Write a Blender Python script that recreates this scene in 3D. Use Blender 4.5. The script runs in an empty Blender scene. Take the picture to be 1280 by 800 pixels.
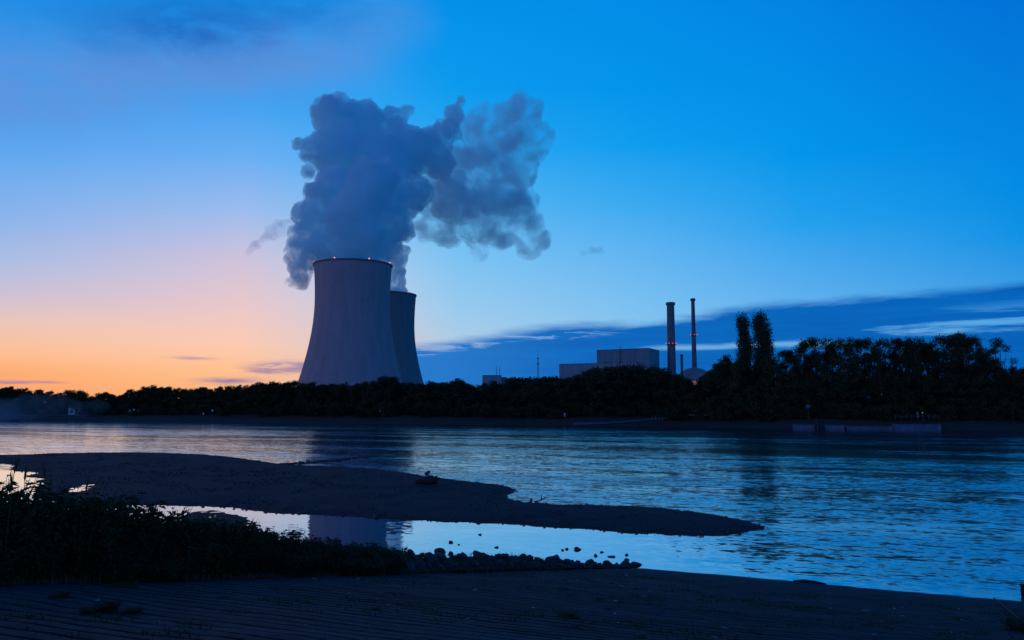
import bpy, bmesh, math, random
import numpy as np
from mathutils import Vector, Matrix, noise as mnoise

random.seed(11)
rng = np.random.default_rng(11)
R = math.radians
SC = bpy.context.scene
COL = SC.collection

# ------------------------------------------------------------------ camera
F = 28.0 / 36.0 * 1280.0            # focal length in photograph pixels
CAMH = 7.0
PITCH = math.atan(103.0 / F)
cam_d = bpy.data.cameras.new('camera')
cam = bpy.data.objects.new('camera', cam_d)
COL.objects.link(cam)
cam.location = (0, 0, CAMH)
cam.rotation_euler = (R(90) + PITCH, 0, 0)
cam_d.sensor_width = 36.0
cam_d.lens = 28.0
cam_d.clip_start = 0.1
cam_d.clip_end = 30000
SC.camera = cam

def lin(c):
    out = []
    for v in c[:3]:
        v = v / 255.0
        out.append(v / 12.92 if v <= 0.04045 else ((v + 0.055) / 1.055) ** 2.4)
    return (out[0], out[1], out[2], 1.0)

# ------------------------------------------------------------------ node expressions
class E:
    """A node socket with arithmetic."""
    def __init__(s, nt, sock): s.nt, s.s = nt, sock
    def _m(s, op, *a, clamp=False):
        n = s.nt.nodes.new('ShaderNodeMath'); n.operation = op; n.use_clamp = clamp
        for i, v in enumerate((s,) + a):
            if isinstance(v, E): s.nt.links.new(v.s, n.inputs[i])
            else: n.inputs[i].default_value = v
        return E(s.nt, n.outputs[0])
    def __add__(s, o): return s._m('ADD', o)
    def __radd__(s, o): return s._m('ADD', o)
    def __sub__(s, o): return s._m('SUBTRACT', o)
    def __rsub__(s, o): return (s * -1.0) + o
    def __mul__(s, o): return s._m('MULTIPLY', o)
    def __rmul__(s, o): return s._m('MULTIPLY', o)
    def __truediv__(s, o): return s._m('DIVIDE', o)
    def pow(s, o): return s._m('POWER', o)
    def clamp(s): return s._m('ADD', 0.0, clamp=True)
    def max(s, o): return s._m('MAXIMUM', o)
    def min(s, o): return s._m('MINIMUM', o)
    def abs(s): return s._m('ABSOLUTE')
    def sstep(s, a, b, lo=0.0, hi=1.0, kind='SMOOTHSTEP'):
        n = s.nt.nodes.new('ShaderNodeMapRange'); n.interpolation_type = kind
        s.nt.links.new(s.s, n.inputs[0])
        for i, v in enumerate((a, b, lo, hi)): n.inputs[1 + i].default_value = v
        return E(s.nt, n.outputs[0])
    def gauss(s, c, w):
        d = (s - c) / w
        return (d * d * -1.0)._m('EXPONENT')

def xyz(nt, sock):
    n = nt.nodes.new('ShaderNodeSeparateXYZ'); nt.links.new(sock, n.inputs[0])
    return [E(nt, o) for o in n.outputs]
def vec(nt, x, y, z):
    n = nt.nodes.new('ShaderNodeCombineXYZ')
    for i, v in enumerate((x, y, z)):
        if isinstance(v, E): nt.links.new(v.s, n.inputs[i])
        else: n.inputs[i].default_value = v
    return n.outputs[0]
def noise_n(nt, v, scale=1.0, detail=3.0, rough=0.5, dist=0.0, color=False):
    n = nt.nodes.new('ShaderNodeTexNoise')
    if v is not None: nt.links.new(v, n.inputs['Vector'])
    n.inputs['Scale'].default_value = scale; n.inputs['Detail'].default_value = detail
    n.inputs['Roughness'].default_value = rough; n.inputs['Distortion'].default_value = dist
    return n.outputs[1] if color else E(nt, n.outputs[0])
def ramp(nt, fac, stops):
    n = nt.nodes.new('ShaderNodeValToRGB'); cr = n.color_ramp
    while len(cr.elements) < len(stops): cr.elements.new(0.5)
    for e, (p, c) in zip(cr.elements, stops): e.position = p
    for e, (p, c) in zip(cr.elements, stops):
        e.position = p; e.color = c if hasattr(c, '__len__') else (c, c, c, 1)
    nt.links.new(fac.s, n.inputs[0])
    return n.outputs[0]
def mixc(nt, fac, a, b, mode='MIX'):
    n = nt.nodes.new('ShaderNodeMix'); n.data_type = 'RGBA'; n.blend_type = mode
    if isinstance(fac, E): nt.links.new(fac.s, n.inputs[0])
    else: n.inputs[0].default_value = fac
    for i, c in ((6, a), (7, b)):
        if hasattr(c, 'is_linked'): nt.links.new(c, n.inputs[i])
        else: n.inputs[i].default_value = c
    return n.outputs[2]

# ------------------------------------------------------------------ world: dusk sky
W = bpy.data.worlds.new('World'); SC.world = W; W.use_nodes = True
nt = W.node_tree; nt.nodes.clear()
SUN_EL, SUN_AZ = R(-3.0), R(-38.0)      # sun just under the horizon, to the left of the picture
tc = nt.nodes.new('ShaderNodeTexCoord')
dx, dy, dz = xyz(nt, tc.outputs['Generated'])
el = dz._m('ARCSINE') * 57.29578
az = dx._m('ARCTAN2', dy) * 57.29578

SKY = [  # azimuth (0 = the view direction), then elevation: sRGB colour
 (-180, [(0,(96,140,238)),(6,(98,142,240)),(14,(86,138,242)),(25,(48,116,226)),(38,(4,76,172)),(60,(0,28,86)),(90,(0,18,62))]),
 (-100, [(0,(222,180,190)),(6,(212,184,216)),(14,(150,166,238)),(25,(62,134,234)),(38,(0,84,186)),(60,(0,24,76)),(90,(0,18,62))]),
 (-33, [(0,(250,160,105)),(1.9,(253,172,115)),(3.0,(253,190,146)),(5,(232,198,185)),(6.5,(205,192,212)),(8.4,(174,190,226)),(11,(140,180,235)),(15,(95,168,240)),(18,(70,158,240)),(22,(40,146,232)),(26,(20,136,226)),(38,(0,72,160)),(60,(0,24,76)),(90,(0,18,62))]),
 (-19, [(0,(254,180,120)),(2,(254,192,140)),(4,(252,202,178)),(6,(238,200,198)),(9.7,(206,194,219)),(13,(155,188,236)),(16.5,(106,174,242)),(20,(65,162,242)),(24,(30,150,238)),(28,(8,140,230)),(38,(0,72,160)),(60,(0,24,76)),(90,(0,18,62))]),
 (-10, [(0,(225,190,180)),(2,(225,196,190)),(4,(212,200,205)),(6.5,(196,204,224)),(9,(175,205,236)),(12,(140,195,242)),(16,(95,180,244)),(20,(45,165,242)),(24,(15,152,238)),(28,(0,144,233)),(38,(0,72,160)),(60,(0,24,76)),(90,(0,18,62))]),
 (-4, [(0,(170,190,215)),(4,(176,204,228)),(6.5,(154,202,238)),(10,(125,195,242)),(14,(85,182,243)),(18,(40,166,241)),(22,(8,154,238)),(28,(0,143,233)),(38,(0,72,160)),(60,(0,24,76)),(90,(0,18,62))]),
 (10, [(0,(130,180,225)),(4,(135,196,238)),(7,(118,190,240)),(10,(98,180,241)),(14,(55,168,240)),(18,(10,156,238)),(22,(0,147,235)),(28,(0,138,230)),(38,(0,72,160)),(60,(0,24,76)),(90,(0,18,62))]),
 (20, [(0,(120,175,222)),(4,(115,185,235)),(8,(85,172,238)),(12,(35,160,237)),(16.5,(0,150,235)),(22,(0,140,231)),(28,(0,128,226)),(38,(0,72,160)),(60,(0,24,76)),(90,(0,18,62))]),
 (33, [(0,(110,165,212)),(4,(95,170,225)),(7,(55,155,228)),(10,(12,146,229)),(13,(0,140,228)),(18,(0,128,222)),(24,(0,114,216)),(28,(0,104,205)),(38,(0,72,160)),(60,(0,24,76)),(90,(0,18,62))]),
 (100, [(0,(95,150,222)),(6,(85,152,230)),(14,(60,152,240)),(25,(18,118,226)),(38,(0,78,178)),(60,(0,24,76)),(90,(0,18,62))]),
 (180, [(0,(96,140,238)),(6,(98,142,240)),(14,(86,138,242)),(25,(48,116,226)),(38,(4,76,172)),(60,(0,28,86)),(90,(0,18,62))]),
]
elf = (el / 90.0).clamp()
col = None; last = None
for a, st in SKY:
    c = ramp(nt, elf, [(e / 90.0, lin(v)) for e, v in st])
    col = c if col is None else mixc(nt, az.sstep(last, a, kind='LINEAR'), col, c)
    last = a
# --- soft mauve cloud veil high up on the left, with a darker blue patch in it
vn = noise_n(nt, vec(nt, az * 0.10, el * 0.20, 3.7), 1.0, 7, 0.58, 0.3)
vn2 = noise_n(nt, vec(nt, az * 0.16, el * 0.34, 8.1), 1.0, 7, 0.6, 0.3)
veil = (el - (az + 23.5) * 0.25 + (vn - 0.5) * 6.0).gauss(21.2, 2.4) * (az + (vn - 0.5) * 10).sstep(-5.0, -14.0) * vn2.sstep(0.2, 0.6, 0.45, 1.0)
dark = (el + (vn2 - 0.5) * 3.0 - (az + 23.0) * 0.12).gauss(24.4, 1.7) * (az + (vn - 0.5) * 12).gauss(-23.0, 6.5) * vn2.sstep(0.3, 0.6, 0.3, 1.0)
dark2 = (el + (vn - 0.5) * 4.0).gauss(26.6, 1.2) * az.gauss(-16.0, 6.0) * vn.sstep(0.35, 0.6)
col = mixc(nt, veil * 0.75, col, lin((98, 146, 216)))
col = mixc(nt, (dark * 0.85 + dark2 * 0.4).clamp(), col, lin((20, 96, 186)))
# --- long blue cloud bank low on the right
wob = noise_n(nt, vec(nt, az * 0.09, el * 0.55, 1.3), 1.0, 6, 0.6, 0.3)
edge = E(nt, ramp(nt, ((az + 10.0) / 60.0).clamp(), [(0, 0.40), (0.08, 0.45), (0.17, 0.525), (0.37, 0.62), (0.47, 0.69), (0.71, 0.735), (1.0, 0.78)])) * 10.0
bank = (edge - el + (wob - 0.5) * 1.9).sstep(-0.15, 0.95) * (az + (wob - 0.5) * 6).sstep(-11.0, -7.5)
streak = noise_n(nt, vec(nt, az * 0.06, el * 0.9, 5.2), 1.0, 7, 0.62, 0.5)
s2 = noise_n(nt, vec(nt, az * 0.16, el * 2.2, 9.2), 1.0, 7, 0.62, 0.6)
gap = (streak.sstep(0.45, 0.62) * (el - (az - 18.0) * 0.06).gauss(4.0, 1.2) * az.sstep(17.0, 26.0) * 0.95)
gap2 = (el + (s2 - 0.5) * 0.5 - (az - 12.0) * 0.012).gauss(3.85, 0.24) * az.sstep(7.0, 12.0) * az.sstep(26.0, 19.0) * 0.75
gap3 = s2.sstep(0.48, 0.62) * (edge - el).gauss(0.7, 0.5) * az.sstep(14.0, 4.0) * 0.6
gap4 = s2.sstep(0.46, 0.6) * el.gauss(1.2, 0.8) * az.sstep(15.0, 26.0) * 0.6
bank = (bank * (1.0 - (gap + gap2 + gap3 + gap4).clamp())).clamp()
bank_col = mixc(nt, (streak * 1.4 - 0.3).clamp(), lin((0, 88, 176)), lin((0, 116, 202)))
bank_col = mixc(nt, az.sstep(8.0, -9.0), bank_col, lin((34, 122, 204)))
col = mixc(nt, (bank * 1.25).clamp() * 0.995, col, bank_col)
# --- small violet streaks low on the left
sm = noise_n(nt, vec(nt, az * 0.35, el * 2.6, 2.2), 1.0, 6, 0.6, 0.4)
c1 = (el + (sm - 0.5) * 1.2 - (az + 16.0) * 0.03).gauss(2.4, 0.36) * (az + (sm - .5) * 4).sstep(-19.5, -16.5) * az.sstep(-8.0, -11.0)
c2 = (el + (sm - 0.5) * 0.8).gauss(1.45, 0.22) * az.gauss(-19.5, 1.8)
c3 = (el + (sm - 0.5) * 0.5).gauss(2.95, 0.1) * az.gauss(-21.8, 1.2) * 0.7
c4 = (el + (sm - 0.5) * 0.5).gauss(1.2, 0.1) * az.sstep(-28.5, -30.5) * 0.8
col = mixc(nt, ((c1 + c2 + c3 + c4) * sm.sstep(0.28, 0.46)).clamp() * 0.95, col, lin((150, 126, 168)))
# --- the physical dusk sky adds its faint twilight
sky = nt.nodes.new('ShaderNodeTexSky'); sky.sky_type = 'NISHITA'; sky.sun_disc = False
sky.sun_elevation = SUN_EL; sky.sun_rotation = SUN_AZ
bg = nt.nodes.new('ShaderNodeBackground'); nt.links.new(col, bg.inputs[0]); bg.inputs[1].default_value = 1.0
bg2 = nt.nodes.new('ShaderNodeBackground'); nt.links.new(sky.outputs[0], bg2.inputs[0]); bg2.inputs[1].default_value = 0.012
add = nt.nodes.new('ShaderNodeAddShader'); nt.links.new(bg.outputs[0], add.inputs[0]); nt.links.new(bg2.outputs[0], add.inputs[1])
wo = nt.nodes.new('ShaderNodeOutputWorld'); nt.links.new(add.outputs[0], wo.inputs[0])

# the last of the sun: a very weak, very soft glow from the lower left
sl = bpy.data.lights.new('sun', 'SUN'); sl.energy = 0.06; sl.angle = R(25); sl.color = (1.0, 0.55, 0.35)
so = bpy.data.objects.new('sun', sl); COL.objects.link(so)
_d = Vector((math.sin(SUN_AZ), math.cos(SUN_AZ), math.tan(R(4))))
so.rotation_euler = _d.to_track_quat('Z', 'Y').to_euler()

SC.view_settings.view_transform = 'Standard'; SC.view_settings.look = 'None'
SC.view_settings.exposure = 0.0; SC.view_settings.gamma = 1.0; SC.view_settings.use_curve_mapping = False
SC.render.engine = 'CYCLES'
cy = SC.cycles
cy.use_denoising = True
cy.max_bounces = 32; cy.diffuse_bounces = 2; cy.glossy_bounces = 3; cy.transparent_max_bounces = 12; cy.volume_bounces = 32
cy.volume_step_rate = 1.0; cy.volume_max_steps = 256
cy.sample_clamp_indirect = 4.0

# ------------------------------------------------------------------ geometry helpers
CP, SP = math.cos(PITCH), math.sin(PITCH)
def ray(px, py):
    cx, cyy = (px - 640.0) / F, (400.0 - py) / F
    return Vector((cx, CP - SP * cyy, SP + CP * cyy))
def at_z(px, py, z=0.0):
    """Point of the photograph's pixel on the level z."""
    d = ray(px, py); k = (z - CAMH) / d.z
    return Vector((d.x * k, d.y * k, z))
def at_d(px, py, D):
    d = ray(px, py); k = D / d.y
    return Vector((d.x * k, D, CAMH + d.z * k))
def proj(p):
    x, y, z = p[0], p[1], p[2] - CAMH
    dep = CP * y + SP * z; up = -SP * y + CP * z
    return 640 + F * x / dep, 400 - F * up / dep
def interp(pts, x):
    return float(np.interp(x, [p[0] for p in pts], [p[1] for p in pts]))

def mesh_obj(name, verts, faces, mats, parent=None, smooth=False, fmat=None):
    me = bpy.data.meshes.new(name)
    me.from_pydata([tuple(v) for v in verts], [], faces)
    if not isinstance(mats, (list, tuple)): mats = [mats]
    for m in mats: me.materials.append(m)
    if fmat is not None: me.polygons.foreach_set('material_index', fmat)
    if smooth: me.polygons.foreach_set('use_smooth', [True] * len(me.polygons))
    me.update()
    o = bpy.data.objects.new(name, me); COL.objects.link(o)
    if parent: o.parent = parent
    return o
def tag(o, label=None, cat=None, group=None, kind=None):
    if label: o['label'] = label
    if cat: o['category'] = cat
    if group: o['group'] = group
    if kind: o['kind'] = kind
    return o
def empty(name, loc, rz=0.0, **k):
    o = bpy.data.objects.new(name, None); COL.objects.link(o); o.location = loc; o.rotation_euler = (0, 0, rz)
    o.empty_display_size = 0.5
    return tag(o, **k)
def dup(src, loc, rz=0.0, scale=(1, 1, 1), **k):
    c = src.copy(); COL.objects.link(c); c.location = loc; c.rotation_euler = (0, 0, rz); c.scale = scale
    for key in ('label', 'group'):
        if key in c: del c[key]
    tag(c, **k)
    for ch in list(src.children):
        d = ch.copy(); COL.objects.link(d); d.parent = c
        for g in list(ch.children):
            h = g.copy(); COL.objects.link(h); h.parent = d
    return c
class MB:
    def __init__(s): s.v, s.f = [], []
    def add(s, v, f):
        b = len(s.v); s.v += [tuple(p) for p in v]; s.f += [tuple(i + b for i in q) for q in f]; return s
    def box(s, c, d, rz=0.0):
        x, y, z = d[0] / 2, d[1] / 2, d[2] / 2; ca, sa = math.cos(rz), math.sin(rz)
        vv = [(c[0] + ca * a - sa * b, c[1] + sa * a + ca * b, c[2] + e) for a in (-x, x) for b in (-y, y) for e in (-z, z)]
        return s.add(vv, [(0, 1, 3, 2), (4, 6, 7, 5), (0, 4, 5, 1), (2, 3, 7, 6), (0, 2, 6, 4), (1, 5, 7, 3)])
    def tube(s, pts, rad, n=8):
        pts = [Vector(p) for p in pts]
        if not hasattr(rad, '__len__'): rad = [rad] * len(pts)
        vv, ff = [], []
        for i, p in enumerate(pts):
            t = (pts[min(i + 1, len(pts) - 1)] - pts[max(i - 1, 0)]).normalized()
            a = t.orthogonal().normalized() if abs(t.z) < 0.99 else Vector((1, 0, 0)); a = (a - t * a.dot(t)).normalized(); b = t.cross(a)
            for k in range(n):
                w = 2 * math.pi * k / n
                vv.append(p + (a * math.cos(w) + b * math.sin(w)) * rad[i])
        for i in range(len(pts) - 1):
            for k in range(n):
                ff.append((i * n + k, i * n + (k + 1) % n, (i + 1) * n + (k + 1) % n, (i + 1) * n + k))
        ff.append(tuple(range(n - 1, -1, -1))); ff.append(tuple(range((len(pts) - 1) * n, len(pts) * n)))
        return s.add(vv, ff)
    def lathe(s, prof, n=64, c=(0, 0, 0), close=False):
        vv, ff = [], []
        for r, z in prof:
            for k in range(n):
                w = 2 * math.pi * k / n
                vv.append((c[0] + r * math.cos(w), c[1] + r * math.sin(w), c[2] + z))
        m = len(prof)
        for i in range(m if close else m - 1):
            j = (i + 1) % m
            for k in range(n):
                ff.append((i * n + k, i * n + (k + 1) % n, j * n + (k + 1) % n, j * n + k))
        return s.add(vv, ff)
    def build(s, name, mat, parent=None, smooth=False):
        return mesh_obj(name, s.v, s.f, mat, parent, smooth)

# ------------------------------------------------------------------ materials
def new_mat(name):
    m = bpy.data.materials.new(name); m.use_nodes = True
    nt = m.node_tree; b = nt.nodes['Principled BSDF']
    return m, nt, b
def plain(name, c, rough=0.8, spec=0.3, var=0.3, scale=1.0, metal=0.0, bump=0.0):
    m, nt, b = new_mat(name)
    g = nt.nodes.new('ShaderNodeTexCoord')
    n = noise_n(nt, g.outputs['Object'], scale, 6, 0.6)
    lo = tuple(v * (1 - var) for v in c) + (1,); hi = tuple(min(1, v * (1 + var)) for v in c) + (1,)
    nt.links.new(mixc(nt, n.sstep(0.3, 0.7), lo, hi), b.inputs['Base Color'])
    b.inputs['Roughness'].default_value = rough; b.inputs['Specular IOR Level'].default_value = spec; b.inputs['Metallic'].default_value = metal
    if bump:
        bp = nt.nodes.new('ShaderNodeBump'); bp.inputs['Strength'].default_value = 1.0; bp.inputs['Distance'].default_value = bump
        nt.links.new(n.s, bp.inputs['Height']); nt.links.new(bp.outputs[0], b.inputs['Normal'])
    return m
def glow(name, c, s):
    m, nt, b = new_mat(name)
    b.inputs['Base Color'].default_value = (0.05, 0.02, 0.02, 1); b.inputs['Emission Color'].default_value = c; b.inputs['Emission Strength'].default_value = s
    return m

def concrete_tower(name, c, ribs):
    m, nt, b = new_mat(name)
    g = nt.nodes.new('ShaderNodeTexCoord')
    x, y, z = xyz(nt, g.outputs['Object'])
    th = y._m('ARCTAN2', x)
    rib = (th * ribs)._m('SINE')
    lift = (z * (2 * math.pi / 4.5))._m('SINE').sstep(0.9, 1.0)
    big = noise_n(nt, vec(nt, th * 6.0, z * 0.02, 0.0), 1.0, 6, 0.6)
    fine = noise_n(nt, g.outputs['Object'], 0.25, 6, 0.65)
    f = (big * 0.65 + fine * 0.35).sstep(0.3, 0.7)
    lo = tuple(v * 0.86 for v in c) + (1,); hi = tuple(v * 1.10 for v in c) + (1,)
    cc = mixc(nt, f, lo, hi)
    cc = mixc(nt, (rib.sstep(0.6, 1.0) * 0.10 + lift * 0.07), cc, tuple(v * 0.7 for v in c) + (1,))
    nt.links.new(cc, b.inputs['Base Color'])
    b.inputs['Roughness'].default_value = 0.9; b.inputs['Specular IOR Level'].default_value = 0.2
    return m

M = {}
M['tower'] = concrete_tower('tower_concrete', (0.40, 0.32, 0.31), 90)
M['tower_dark'] = concrete_tower('tower_concrete_dark', (0.18, 0.23, 0.24), 90)  # darker, bluer concrete tone for the rear tower
M['stack'] = plain('stack_concrete', (0.15, 0.17, 0.18), 0.9, var=0.2, scale=0.2)
M['metal'] = plain('grey_metal', (0.12, 0.12, 0.13), 0.6, var=0.2)
M['cladding'] = None
M['dome'] = plain('dome_concrete', (0.28, 0.28, 0.28), 0.8, var=0.2, scale=0.2)
M['white'] = plain('white_paint', (0.75, 0.75, 0.74), 0.6, var=0.1)
M['rail'] = plain('grey_rail', (0.16, 0.16, 0.16), 0.6)
M['dark'] = plain('dark_steel', (0.03, 0.03, 0.03), 0.7)
M['concrete'] = plain('quay_concrete', (0.085, 0.135, 0.17), 0.9, var=0.25, scale=0.8)
M['red'] = glow('red_lamp', (1.0, 0.12, 0.14, 1), 0.8)
M['pink'] = glow('pale_red_lamp', (1.0, 0.40, 0.45, 1), 1.1)
M['warm'] = glow('warm_lamp', (1.0, 0.55, 0.25, 1), 3.0)
M['bark'] = plain('bark', (0.05, 0.04, 0.032), 0.95, var=0.4, scale=3.0)

def cladding(name, c, pitch):
    m, nt, b = new_mat(name)
    g = nt.nodes.new('ShaderNodeTexCoord'); x, y, z = xyz(nt, g.outputs['Object'])
    lines = ((x + y) * (2 * math.pi / pitch))._m('SINE').sstep(0.93, 1.0)
    hl = (z * (2 * math.pi / 7.0))._m('SINE').sstep(0.97, 1.0)
    n = noise_n(nt, vec(nt, x * 0.3, y * 0.3, z * 0.05), 1.0, 6, 0.6).sstep(0.3, 0.7)
    cc = mixc(nt, n, tuple(v * 0.85 for v in c) + (1,), tuple(v * 1.15 for v in c) + (1,))
    cc = mixc(nt, (lines * 0.35 + hl * 0.35).clamp(), cc, tuple(v * 0.5 for v in c) + (1,))
    nt.links.new(cc, b.inputs['Base Color']); b.inputs['Roughness'].default_value = 0.6
    return m
M['cladding'] = cladding('block_cladding', (0.13, 0.25, 0.28), 3.0)
M['cladding_pale'] = cladding('annex_cladding', (0.17, 0.31, 0.34), 4.0)

def foliage(name, c):
    m, nt, b = new_mat(name)
    g = nt.nodes.new('ShaderNodeNewGeometry'); oi = nt.nodes.new('ShaderNodeObjectInfo')
    n = noise_n(nt, g.outputs['Position'], 0.5, 4, 0.6).sstep(0.35, 0.65)
    rr = E(nt, oi.outputs['Random'])
    isl = E(nt, g.outputs['Random Per Island'])
    cc = mixc(nt, (n * 0.45 + rr * 0.4 + isl * 0.15).clamp(), (c[0] * 0.6, c[1] * 0.6, c[2] * 0.6, 1), (c[0] * 1.35, c[1] * 1.35, c[2] * 1.2, 1))
    nt.links.new(cc, b.inputs['Base Color']); b.inputs['Roughness'].default_value = 0.75; b.inputs['Specular IOR Level'].default_value = 0.15
    return m
M['leaf'] = foliage('tree_leaves', (0.042, 0.055, 0.02))
M['leaf_poplar'] = foliage('poplar_leaves', (0.038, 0.055, 0.025))
M['leaf_weed'] = foliage('weed_leaves', (0.04, 0.06, 0.02))
M['grass'] = foliage('grass_blades', (0.06, 0.075, 0.03))

def ground_mat(name, c, scale, rough=0.95, grassy=0.0, wet=0.0):
    m, nt, b = new_mat(name)
    g = nt.nodes.new('ShaderNodeNewGeometry'); p = g.outputs['Position']
    a = noise_n(nt, p, scale * 0.05, 6, 0.6); f = noise_n(nt, p, scale, 6, 0.7)
    vo = nt.nodes.new('ShaderNodeTexVoronoi'); nt.links.new(p, vo.inputs['Vector']); vo.inputs['Scale'].default_value = scale * 3
    pe = E(nt, vo.outputs['Distance'])
    t = (a * 0.5 + f * 0.35 + pe * 0.25).sstep(0.3, 0.75)
    cc = mixc(nt, t, tuple(v * 0.55 for v in c) + (1,), tuple(v * 1.4 for v in c) + (1,))
    if grassy: cc = mixc(nt, a.sstep(0.4, 0.6) * grassy, cc, (0.03, 0.04, 0.016, 1))
    b.inputs['Roughness'].default_value = rough
    if wet:
        h = xyz(nt, p)[2] + (a - 0.5) * 0.25
        w = h.sstep(wet, wet * 0.35); cc = mixc(nt, w * 0.55, cc, tuple(v * 0.3 for v in c) + (1,)); nt.links.new((w * -0.08 + rough).s, b.inputs['Roughness'])
    nt.links.new(cc, b.inputs['Base Color']); b.inputs['Specular IOR Level'].default_value = 0.2
    bp = nt.nodes.new('ShaderNodeBump'); bp.inputs['Distance'].default_value = 0.25 / scale; bp.inputs['Strength'].default_value = 0.8
    nt.links.new((f + pe * 0.8).s, bp.inputs['Height']); nt.links.new(bp.outputs[0], b.inputs['Normal'])
    return m
M['ground'] = ground_mat('field_ground', (0.05, 0.05, 0.035), 0.5, grassy=0.7)
M['bank'] = ground_mat('bank_gravel', (0.07, 0.065, 0.055), 1.5, grassy=0.5)
M['gravel'] = ground_mat('wet_gravel', (0.013, 0.032, 0.041), 4.5, wet=0.13)
M['soil'] = ground_mat('bank_soil', (0.045, 0.04, 0.03), 3.0, grassy=0.6)
M['rock'] = plain('riprap_stone', (0.07, 0.068, 0.065), 0.85, var=0.5, scale=4.0, bump=0.05)
M['wood'] = plain('driftwood', (0.05, 0.042, 0.035), 0.9, var=0.4, scale=8.0)

# ------------------------------------------------------------------ water
FLOW = math.atan2(-104.0, 323.0)
def water_mat():
    m, nt, b = new_mat('river_water')
    g = nt.nodes.new('ShaderNodeNewGeometry'); x, y, z = xyz(nt, g.outputs['Position'])
    ca, sa = math.cos(FLOW), math.sin(FLOW)
    u = x * ca + y * sa; v = x * (-sa) + y * ca
    def sl(su, sv, w, det=2.0):
        n = noise_n(nt, vec(nt, u / su, v / sv, w), 1.0, det, 0.5, 0.3, color=True)
        a, c, d = xyz(nt, n); return a - 0.5, c - 0.5
    # the still pond lies on the near side of the gravel bar, west of its tip
    side = (x - 14.3) * 0.512 + (y - 44.4) * 0.859
    pond = side.sstep(1.0, -2.0) * x.sstep(17.0, 4.0)
    patch = noise_n(nt, vec(nt, u / 60.0, v / 9.0, 4.4), 1.0, 4, 0.55, 0.6).sstep(0.40, 0.62)
    near = (y + x * 0.2).sstep(75.0, 48.0)
    amp = (0.22 + patch * 0.78) * (1.0 - near * 0.35) 
    slick = noise_n(nt, vec(nt, u / 90.0, v / 14.0, 9.9), 1.0, 4, 0.55, 0.5).sstep(0.40, 0.54) * (x - y * 0.12).sstep(0.0, 30.0) * y.sstep(62.0, 85.0)
    amp = amp * (1.0 - slick * 0.82)
    amp = amp * (1.0 - pond * 0.91) * x.sstep(-120.0, -10.0, 0.38, 1.0)
    a1, b1 = sl(8.0, 2.0, 0.0, 3.0); a2, b2 = sl(1.7, 0.6, 3.0, 3.0); a3, b3 = sl(0.45, 0.22, 7.0)
    pw = 1.0 - pond * 0.9
    du = (a1 * 0.16 + a2 * 0.36 + a3 * 0.42) * amp
    dv = (b1 * 0.30 + b2 * 0.62 + b3 * 0.75) * amp
    nx = du * ca - dv * sa; ny = du * sa + dv * ca
    nn = nt.nodes.new('ShaderNodeVectorMath'); nn.operation = 'NORMALIZE'
    nt.links.new(vec(nt, nx, ny, 1.0), nn.inputs[0])
    nt.links.new(nn.outputs[0], b.inputs['Normal'])
    b.inputs['Base Color'].default_value = (0.004, 0.010, 0.016, 1)
    rough = (0.145 * (0.6 + patch * 0.4)) * (1.0 - pond) + 0.03
    nt.links.new(rough.s, b.inputs['Roughness'])
    b.inputs['IOR'].default_value = 1.333
    gl = nt.nodes.new('ShaderNodeBsdfGlossy'); gl.inputs['Color'].default_value = (0.66, 0.89, 1.0, 1)
    nt.links.new(rough.s, gl.inputs['Roughness']); nt.links.new(nn.outputs[0], gl.inputs['Normal'])
    mx = nt.nodes.new('ShaderNodeMixShader'); nt.links.new((pond * 0.25 + 0.43).s, mx.inputs[0])
    nt.links.new(b.outputs[0], mx.inputs[1]); nt.links.new(gl.outputs[0], mx.inputs[2])
    nt.links.new(mx.outputs[0], nt.nodes['Material Output'].inputs['Surface'])
    return m
M['water'] = water_mat()
S_ = 9000
mesh_obj('river_water', [(-S_, -S_, 0), (S_, -S_, 0), (S_, S_, 0), (-S_, S_, 0)], [(0, 1, 2, 3)], M['water'])['kind'] = 'structure'
mesh_obj('ground', [(-S_, -S_, -3), (S_, -S_, -3), (S_, S_, -3), (-S_, S_, -3)], [(0, 1, 2, 3)], M['ground'])['kind'] = 'structure'

# ------------------------------------------------------------------ far bank
FARPX = [(0, 526.3), (60, 526.8), (130, 527.3), (230, 528), (400, 529.6), (560, 531), (640, 531.5), (740, 533), (830, 533), (980, 536.2), (1100, 537.6), (1280, 538.5)]
shore = [at_z(px, py) for px, py in FARPX]
d0 = (shore[0] - shore[2]).normalized()
shore = [Vector((-8000, 1500, 0)), Vector((-2500, 900, 0)), shore[0] + Vector((-500, 120, 0)), shore[0] + Vector((-90, 26, 0))] + shore + \
        [shore[-1] + Vector((60, -12, 0)), shore[-1] + Vector((300, -30, 0)), Vector((2500, 120, 0)), Vector((8000, -300, 0))]
def resample(pts, step):
    out = []
    for a, b in zip(pts[:-1], pts[1:]):
        n = max(1, int((b - a).length / step)) if (b - a).length < 700 else 6
        out += [a.lerp(b, i / n) for i in range(n)]
    return out + [pts[-1]]
line = resample(shore, 5.0)
prof = [(-12, -1.8), (-3, -0.5), (0, 0.0), (1.5, 0.35), (4, 0.9), (8, 1.9), (12, 2.7), (18, 3.2), (40, 3.4), (120, 3.5), (500, 3.5), (1500, 3.5), (9000, 3.5)]
vv, ff = [], []
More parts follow.
